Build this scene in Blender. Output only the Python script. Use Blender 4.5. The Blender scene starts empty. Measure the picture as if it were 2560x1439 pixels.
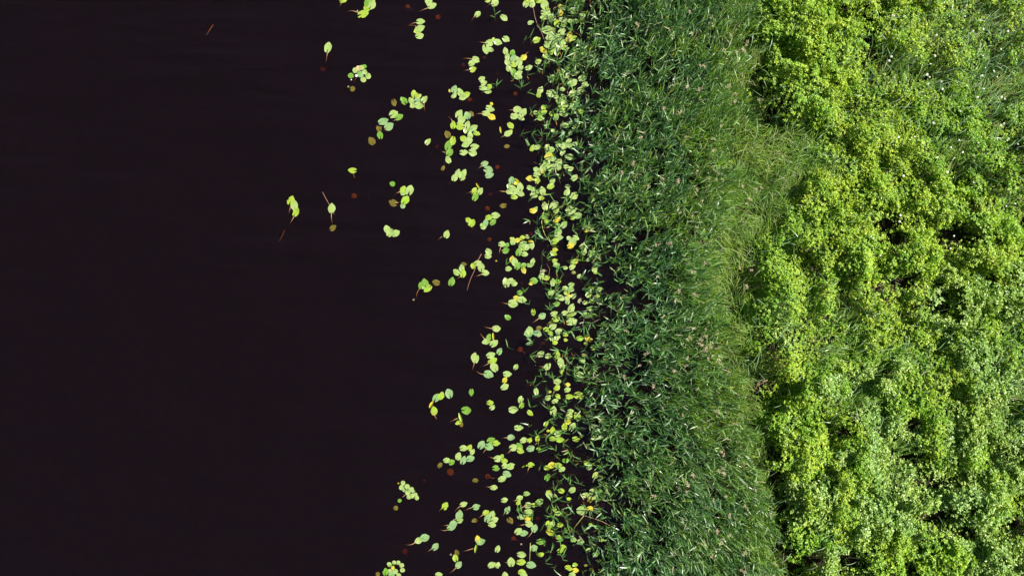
import bpy, math, random
import numpy as np
from mathutils import Vector
random.seed(7); RNG = np.random.default_rng(11)
S = bpy.context.scene; COL = S.collection

# ------------------------------------------------------------ camera, sky, sun, exposure
CAM_H = 17.067                      # drone height over the water: 1 px of the 2560 px photo = 1 cm
cam = bpy.data.cameras.new('camera'); cam.lens = 24; cam.sensor_width = 36; cam.clip_end = 2000
cob = bpy.data.objects.new('camera', cam); COL.objects.link(cob); cob.location = (0, 0, CAM_H)
S.camera = cob
SUN_AZ, SUN_EL = 20.0, 45.0         # azimuth measured from +X (right) towards +Y (top)
w = bpy.data.worlds.new('World'); S.world = w; w.use_nodes = True
nt = w.node_tree; nt.nodes.clear()
sky = nt.nodes.new('ShaderNodeTexSky'); sky.sky_type = 'NISHITA'; sky.sun_disc = False
sky.sun_elevation = math.radians(SUN_EL); sky.sun_rotation = math.radians(90 - SUN_AZ)
bg = nt.nodes.new('ShaderNodeBackground'); bg.inputs[1].default_value = .05
wo = nt.nodes.new('ShaderNodeOutputWorld')
nt.links.new(sky.outputs[0], bg.inputs[0]); nt.links.new(bg.outputs[0], wo.inputs[0])
sl = bpy.data.lights.new('sun', 'SUN'); sl.energy = 5.0; sl.angle = math.radians(0.5); sl.color = (1.0, 0.95, 0.86)
so = bpy.data.objects.new('sun', sl); COL.objects.link(so)
sd = Vector((math.cos(math.radians(SUN_AZ))*math.cos(math.radians(SUN_EL)), math.sin(math.radians(SUN_AZ))*math.cos(math.radians(SUN_EL)), math.sin(math.radians(SUN_EL))))
so.rotation_euler = sd.to_track_quat('Z', 'Y').to_euler(); so.location = sd*30
S.view_settings.view_transform = 'Standard'; S.view_settings.look = 'None'
S.view_settings.exposure = 1.15; S.view_settings.gamma = 1
S.cycles.max_bounces = 6; S.cycles.transparent_max_bounces = 12
S.cycles.caustics_reflective = False; S.cycles.caustics_refractive = False

def W(px, py, h=0.0):               # photo pixel -> world point at height h
    k = (CAM_H - h)/CAM_H
    return ((px-1280)/100*k, (719.5-py)/100*k, h)

# ------------------------------------------------------------ helpers
def tag(o, label=None, cat=None, group=None, kind=None):
    if label: o['label'] = label
    if cat: o['category'] = cat
    if group: o['group'] = group
    if kind: o['kind'] = kind
    return o
def obj(name, me, parent=None, loc=(0, 0, 0), rz=0):
    o = bpy.data.objects.new(name, me); COL.objects.link(o); o.location = loc; o.rotation_euler = (0, 0, rz)
    if parent: o.parent = parent
    return o
def empty(name, loc, rz=0):
    o = obj(name, None, None, loc, rz); o.empty_display_size = .05; return o
def mesh(name, V, F, mat, smooth=False):
    me = bpy.data.meshes.new(name); me.from_pydata([tuple(v) for v in V], [], F); me.materials.append(mat)
    if smooth: me.polygons.foreach_set('use_smooth', [True]*len(me.polygons))
    return me
def qmesh(name, V, Q, mat):         # fast: V (n,3), Q (m,4) quads
    V = np.asarray(V, np.float32); Q = np.asarray(Q, np.int32)
    me = bpy.data.meshes.new(name)
    me.vertices.add(len(V)); me.vertices.foreach_set('co', V.ravel())
    me.loops.add(Q.size); me.loops.foreach_set('vertex_index', Q.ravel())
    me.polygons.add(len(Q)); me.polygons.foreach_set('loop_start', np.arange(0, Q.size, 4, dtype=np.int32))
    me.update(calc_edges=True); me.materials.append(mat); return me
def lattice(seed): return np.random.default_rng(seed).random((64, 64))
def vnoise(x, y, scale, seed):
    L = lattice(seed); x = np.asarray(x)/scale+100; y = np.asarray(y)/scale+100
    xi = np.floor(x).astype(int); yi = np.floor(y).astype(int); fx = x-xi; fy = y-yi
    fx = fx*fx*(3-2*fx); fy = fy*fy*(3-2*fy); a = lambda i, j: L[(xi+i) % 64, (yi+j) % 64]
    return (a(0, 0)*(1-fx)+a(1, 0)*fx)*(1-fy)+(a(0, 1)*(1-fx)+a(1, 1)*fx)*fy
def tube(pts, r0, r1, n=5):
    V = []; F = []; m = len(pts)
    for i, p in enumerate(pts):
        p = Vector(p); d = (Vector(pts[min(i+1, m-1)])-Vector(pts[max(i-1, 0)])).normalized()
        a = d.orthogonal().normalized(); b = d.cross(a); r = r0+(r1-r0)*i/(m-1)
        for k in range(n):
            t = 2*math.pi*k/n; V.append(p+a*(r*math.cos(t))+b*(r*math.sin(t)))
    for i in range(m-1):
        for k in range(n):
            F.append((i*n+k, i*n+(k+1) % n, (i+1)*n+(k+1) % n, (i+1)*n+k))
    F.append(tuple(range(n))[::-1]); F.append(tuple((m-1)*n+k for k in range(n)))
    return V, F

# ------------------------------------------------------------ materials
def newmat(name):
    m = bpy.data.materials.new(name); m.use_nodes = True; m.node_tree.nodes.clear()
    return m, m.node_tree.nodes, m.node_tree.links
def ramp(N, stops):
    r = N.new('ShaderNodeValToRGB'); e = r.color_ramp.elements
    while len(e) < len(stops): e.new(0.5)
    for k, (p, c) in enumerate(stops): e[k].position = p; e[k].color = (*c, 1)
    return r
def leafmat(name, stops, noise=None, rough=.45, trans=.35, tcol=(.9, 1.0, .35), spec=.5, island=True, coat=0):
    """leaf: colour picked per leaf, patches of a second tint at a larger scale, thin-leaf translucency"""
    m, N, L = newmat(name); out = N.new('ShaderNodeOutputMaterial')
    src = N.new('ShaderNodeNewGeometry').outputs['Random Per Island'] if island else N.new('ShaderNodeObjectInfo').outputs['Random']
    r = ramp(N, stops); L.new(src, r.inputs[0]); col = r.outputs[0]
    if noise:
        tc = N.new('ShaderNodeNewGeometry')
        for sc, lo, hi, tint in noise:
            nz = N.new('ShaderNodeTexNoise'); nz.inputs['Scale'].default_value = sc; nz.inputs['Detail'].default_value = 3
            L.new(tc.outputs['Position'], nz.inputs['Vector'])
            mr = N.new('ShaderNodeMapRange'); mr.inputs[1].default_value = lo; mr.inputs[2].default_value = hi
            L.new(nz.outputs[0], mr.inputs[0])
            mx = N.new('ShaderNodeMix'); mx.data_type = 'RGBA'; mx.blend_type = 'MULTIPLY'
            L.new(mr.outputs[0], mx.inputs[0]); L.new(col, mx.inputs[6]); mx.inputs[7].default_value = (*tint, 1)
            col = mx.outputs[2]
    p = N.new('ShaderNodeBsdfPrincipled'); L.new(col, p.inputs['Base Color'])
    p.inputs['Roughness'].default_value = rough; p.inputs['Specular IOR Level'].default_value = spec
    t = N.new('ShaderNodeBsdfTranslucent'); mt = N.new('ShaderNodeMix'); mt.data_type = 'RGBA'; mt.blend_type = 'MULTIPLY'
    mt.inputs[0].default_value = 1; L.new(col, mt.inputs[6]); mt.inputs[7].default_value = (*tcol, 1); L.new(mt.outputs[2], t.inputs[0])
    ms = N.new('ShaderNodeMixShader'); ms.inputs[0].default_value = trans
    L.new(p.outputs[0], ms.inputs[1]); L.new(t.outputs[0], ms.inputs[2]); L.new(ms.outputs[0], out.inputs[0])
    return m
def plainmat(name, c, rough=.6, trans=0):
    return leafmat(name, [(0, tuple(v*.75 for v in c)), (1, tuple(min(1, v*1.2) for v in c))], rough=rough, trans=trans, tcol=(1, .9, .6), island=False)

def padmat(name, c, wet, wetamt):
    """floating leaf: waxy blade, paler rim, vein lines, darker water-filmed patches"""
    m, N, L = newmat(name); out = N.new('ShaderNodeOutputMaterial')
    oi = N.new('ShaderNodeObjectInfo'); ge = N.new('ShaderNodeNewGeometry'); uv = N.new('ShaderNodeUVMap')
    sep = N.new('ShaderNodeSeparateXYZ'); L.new(uv.outputs[0], sep.inputs[0])
    r = ramp(N, [(0, (c[0]*.68, c[1]*.78, c[2]*.7)), (.4, c), (.8, (c[0]*1.22, c[1]*1.08, c[2]*1.3)), (1, (c[0]*1.3, c[1]*1.12, c[2]*.7))])
    L.new(ge.outputs['Random Per Island'], r.inputs[0])
    ve = N.new('ShaderNodeTexWave'); ve.wave_type = 'BANDS'; ve.bands_direction = 'Y'; ve.inputs['Scale'].default_value = 3.2; ve.inputs['Distortion'].default_value = .6
    L.new(uv.outputs[0], ve.inputs['Vector'])
    m1 = N.new('ShaderNodeMix'); m1.data_type = 'RGBA'; m1.blend_type = 'MULTIPLY'
    mr0 = N.new('ShaderNodeMapRange'); mr0.inputs[1].default_value = .55; mr0.inputs[2].default_value = 1; mr0.inputs[4].default_value = .35
    L.new(ve.outputs['Fac'], mr0.inputs[0]); L.new(mr0.outputs[0], m1.inputs[0]); L.new(r.outputs[0], m1.inputs[6]); m1.inputs[7].default_value = (.75, .85, .6, 1)
    nz = N.new('ShaderNodeTexNoise'); nz.inputs['Scale'].default_value = 9; nz.inputs['Detail'].default_value = 4
    L.new(ge.outputs['Position'], nz.inputs['Vector'])
    mr = N.new('ShaderNodeMapRange'); mr.inputs[1].default_value = .60-wetamt; mr.inputs[2].default_value = .64-wetamt; L.new(nz.outputs[0], mr.inputs[0])
    edge = N.new('ShaderNodeMapRange'); edge.inputs[1].default_value = .95; edge.inputs[2].default_value = .6; L.new(sep.outputs[0], edge.inputs[0])
    mul = N.new('ShaderNodeMath'); mul.operation = 'MULTIPLY'; L.new(mr.outputs[0], mul.inputs[0]); L.new(edge.outputs[0], mul.inputs[1])
    m2 = N.new('ShaderNodeMix'); m2.data_type = 'RGBA'; L.new(mul.outputs[0], m2.inputs[0]); L.new(m1.outputs[2], m2.inputs[6]); m2.inputs[7].default_value = (*wet, 1)
    rim = N.new('ShaderNodeMapRange'); rim.inputs[1].default_value = .86; rim.inputs[2].default_value = 1; rim.inputs[4].default_value = .45; L.new(sep.outputs[0], rim.inputs[0])
    m3 = N.new('ShaderNodeMix'); m3.data_type = 'RGBA'; L.new(rim.outputs[0], m3.inputs[0]); L.new(m2.outputs[2], m3.inputs[6]); m3.inputs[7].default_value = (c[0]*1.5, min(.75, c[1]*1.3), c[2]*2.2, 1)
    n2 = N.new('ShaderNodeTexNoise'); n2.inputs['Scale'].default_value = 45; n2.inputs['Detail'].default_value = 2; L.new(ge.outputs['Position'], n2.inputs['Vector'])
    sp = N.new('ShaderNodeMapRange'); sp.inputs[1].default_value = .64; sp.inputs[2].default_value = .70; L.new(n2.outputs[0], sp.inputs[0])
    m4 = N.new('ShaderNodeMix'); m4.data_type = 'RGBA'; L.new(sp.outputs[0], m4.inputs[0]); L.new(m3.outputs[2], m4.inputs[6]); m4.inputs[7].default_value = (.16, .11, .02, 1)
    p = N.new('ShaderNodeBsdfPrincipled'); L.new(m4.outputs[2], p.inputs['Base Color'])
    p.inputs['Roughness'].default_value = .38; p.inputs['Specular IOR Level'].default_value = .6
    bu = N.new('ShaderNodeBump'); bu.inputs['Strength'].default_value = .5; bu.inputs['Distance'].default_value = .01; L.new(nz.outputs[0], bu.inputs['Height']); L.new(bu.outputs[0], p.inputs['Normal'])
    L.new(p.outputs[0], out.inputs[0])
    return m
PC = {'g': (.20, .29, .075), 'y': (.19, .28, .022), 'd': (.10, .205, .02), 'b': (.14, .24, .085), 'Y': (.31, .30, .02), 'o': (.12, .14, .02), 'q': (.15, .13, .04), 'r': (.13, .09, .04), 'p': (.50, .33, .15)}
PW = {'g': (.12, .29, .02), 'y': (.16, .34, .01), 'd': (.07, .21, .01), 'b': (.09, .26, .04), 'Y': (.34, .26, .01), 'o': (.10, .10, .02), 'q': (.11, .09, .03), 'r': (.10, .07, .03), 'p': (.3, .2, .05)}
PM = {k: padmat('pad_'+k, PC[k], PW[k], {'d': .10, 'y': .03, 'b': .02, 'g': .0}.get(k, 0)) for k in PC}
M_stalk = leafmat('stalk', [(0, (.40, .22, .10)), (1, (.55, .34, .14))], rough=.5, trans=0, island=False)
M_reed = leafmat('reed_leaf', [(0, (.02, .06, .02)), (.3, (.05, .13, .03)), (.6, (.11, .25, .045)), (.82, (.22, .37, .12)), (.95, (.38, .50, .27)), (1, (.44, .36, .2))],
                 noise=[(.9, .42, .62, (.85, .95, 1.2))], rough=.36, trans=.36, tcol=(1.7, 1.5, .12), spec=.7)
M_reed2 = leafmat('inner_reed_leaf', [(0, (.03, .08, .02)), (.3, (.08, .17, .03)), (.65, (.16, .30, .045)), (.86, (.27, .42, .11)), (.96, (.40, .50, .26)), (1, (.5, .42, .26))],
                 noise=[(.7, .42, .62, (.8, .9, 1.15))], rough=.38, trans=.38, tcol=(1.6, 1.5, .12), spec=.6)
M_grass = leafmat('fine_grass', [(0, (.10, .23, .02)), (.4, (.20, .34, .03)), (.85, (.32, .43, .07)), (1, (.55, .50, .28))], noise=[(1.1, .4, .6, (.7, .85, .8))], rough=.45, trans=.4)
M_gblade = leafmat('long_grass', [(0, (.12, .27, .09)), (.6, (.22, .38, .16)), (1, (.36, .48, .26))], rough=.36, trans=.35, tcol=(1, 1.1, .3))
M_herb = leafmat('herb_leaf', [(0, (.10, .20, .008)), (.4, (.26, .40, .015)), (.8, (.43, .54, .035)), (1, (.54, .60, .06))],
                 noise=[(.55, .40, .62, (.75, .93, 1.0)), (2.5, .45, .6, (.72, .88, .8))], rough=.5, trans=.36, tcol=(1.2, 1.25, .2))
M_broad = leafmat('broad_leaf', [(0, (.10, .20, .02)), (.5, (.25, .39, .05)), (1, (.44, .55, .13))], noise=[(1.2, .42, .6, (.85, .97, 1.25))], rough=.42, trans=.35, tcol=(1, 1.1, .25))
M_stem = plainmat('green_stem', (.16, .19, .05)); M_wood = plainmat('dry_stem', (.30, .21, .13)); M_straw = leafmat('dry_plume', [(0, (.24, .18, .10)), (.5, (.42, .34, .21)), (1, (.56, .50, .34))], rough=.8, trans=.3, tcol=(1, .9, .8))
M_white = plainmat('white_petal', (.78, .76, .66), trans=.2); M_pink = leafmat('purple_petal', [(0, (.22, .07, .16)), (1, (.48, .22, .36))], rough=.7, trans=.2, tcol=(1, .7, .9))
M_stick = plainmat('floating_stick', (.26, .15, .10)); M_rstick = plainmat('red_stick', (.20, .08, .055)); M_ystick = plainmat('yellow_stem', (.42, .42, .09))
M_redleaf = plainmat('withered_base', (.40, .15, .05), trans=.2)

# ------------------------------------------------------------ lake bed / bank and water
def terrain_z(x, y):                # metres
    px = x*100+1280; py = 719.5-y*100
    sh = np.interp(py, YS, SHORE)   # waterline of the bank in photo pixels
    d = (px-sh)/100
    z = np.where(d > 0, .04+.30*(1-np.exp(-d/1.2))+.02*np.maximum(d-3, 0), 0)
    z = np.where(d <= 0, -.03-.13*(-d)-.15*np.maximum(-d-3.4, 0), z)
    return np.maximum(z, -2.4)+ (vnoise(x, y, .7, 3)-.5)*.06*(d > -5)
YS = [-400, 0, 150, 240, 320, 500, 600, 750, 900, 1050, 1200, 1300, 1439, 1900]
SHORE = [1850, 1880, 1850, 1890, 1900, 1900, 1850, 1830, 1850, 1880, 1900, 1930, 1970, 2000]
xs = np.unique(np.concatenate([np.linspace(-600, -20, 30), np.linspace(-20, 1, 40), np.linspace(1, 16, 150), np.linspace(16, 600, 30)]))
ys = np.unique(np.concatenate([np.linspace(-600, -10, 25), np.linspace(-10, 10, 120), np.linspace(10, 600, 25)]))
X, Y = np.meshgrid(xs, ys); Z = terrain_z(X, Y); nx, ny = len(xs), len(ys)
I = (np.arange(ny-1)[:, None]*nx+np.arange(nx-1)[None]).ravel()
m, N, L = newmat('mud_and_soil'); out = N.new('ShaderNodeOutputMaterial'); p = N.new('ShaderNodeBsdfPrincipled')
nz = N.new('ShaderNodeTexNoise'); nz.inputs['Scale'].default_value = 6; nz.inputs['Detail'].default_value = 6
r = ramp(N, [(.3, (.010, .008, .004)), (.7, (.032, .024, .012))]); ge = N.new('ShaderNodeNewGeometry'); L.new(ge.outputs['Position'], nz.inputs['Vector'])
L.new(nz.outputs[0], r.inputs[0]); L.new(r.outputs[0], p.inputs['Base Color']); p.inputs['Roughness'].default_value = .9; p.inputs['Specular IOR Level'].default_value = .1; L.new(p.outputs[0], out.inputs[0])
me = qmesh('ground', np.stack([X.ravel(), Y.ravel(), Z.ravel()], 1), np.stack([I, I+1, I+nx+1, I+nx], 1), m)
tag(obj('ground', me), kind='structure')
# water: closed body, clear surface over tea-coloured absorption
m, N, L = newmat('lake_water'); out = N.new('ShaderNodeOutputMaterial')
lw = N.new('ShaderNodeLayerWeight'); lw.inputs[0].default_value = .5
pw = N.new('ShaderNodeMath'); pw.operation = 'POWER'; L.new(lw.outputs['Facing'], pw.inputs[0]); pw.inputs[1].default_value = 5
fr = N.new('ShaderNodeMapRange'); fr.inputs[3].default_value = .02; fr.inputs[4].default_value = 1; L.new(pw.outputs[0], fr.inputs[0])
gl = N.new('ShaderNodeBsdfGlossy'); gl.inputs['Roughness'].default_value = .04; gl.inputs[0].default_value = (1, 1, 1, 1)
tr = N.new('ShaderNodeBsdfTransparent'); df = N.new('ShaderNodeBsdfDiffuse'); df.inputs[0].default_value = (.125, .055, .068, 1)
ge = N.new('ShaderNodeNewGeometry'); mp = N.new('ShaderNodeMapping'); mp.vector_type = 'POINT'; mp.inputs['Rotation'].default_value = (0, 0, math.radians(45)); L.new(ge.outputs['Position'], mp.inputs[0])
mp.inputs['Scale'].default_value = (.22, 1.7, 1); wv = N.new('ShaderNodeTexNoise'); wv.inputs['Scale'].default_value = 1.1; wv.inputs['Detail'].default_value = 4; wv.inputs['Distortion'].default_value = .3; L.new(mp.outputs[0], wv.inputs[0])
n1 = N.new('ShaderNodeTexNoise'); n1.inputs['Scale'].default_value = .35; n1.inputs['Detail'].default_value = 3; L.new(ge.outputs['Position'], n1.inputs[0])
mu = N.new('ShaderNodeMath'); mu.operation = 'MULTIPLY'; L.new(wv.outputs[0], mu.inputs[0]); L.new(n1.outputs[0], mu.inputs[1])
bu = N.new('ShaderNodeBump'); bu.inputs['Strength'].default_value = 1; bu.inputs['Distance'].default_value = .34; L.new(mu.outputs[0], bu.inputs['Height'])
L.new(bu.outputs[0], gl.inputs['Normal']); L.new(bu.outputs[0], df.inputs['Normal'])
a = N.new('ShaderNodeMixShader'); a.inputs[0].default_value = .028; L.new(tr.outputs[0], a.inputs[1]); L.new(df.outputs[0], a.inputs[2])
b = N.new('ShaderNodeMixShader'); L.new(fr.outputs[0], b.inputs[0]); L.new(a.outputs[0], b.inputs[1]); L.new(gl.outputs[0], b.inputs[2]); L.new(b.outputs[0], out.inputs[0])
va = N.new('ShaderNodeVolumeAbsorption'); va.inputs[0].default_value = (.76, .50, .12, 1); va.inputs[1].default_value = 9; L.new(va.outputs[0], out.inputs['Volume'])
B = 560
V = [(-B, -B, -4), (B, -B, -4), (B, B, -4), (-B, B, -4), (-B, -B, 0), (B, -B, 0), (B, B, 0), (-B, B, 0)]
F = [(0, 3, 2, 1), (4, 5, 6, 7), (0, 1, 5, 4), (1, 2, 6, 5), (2, 3, 7, 6), (3, 0, 4, 7)]
tag(obj('lake_water', mesh('lake_water', V, F, m)), kind='structure')

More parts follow.
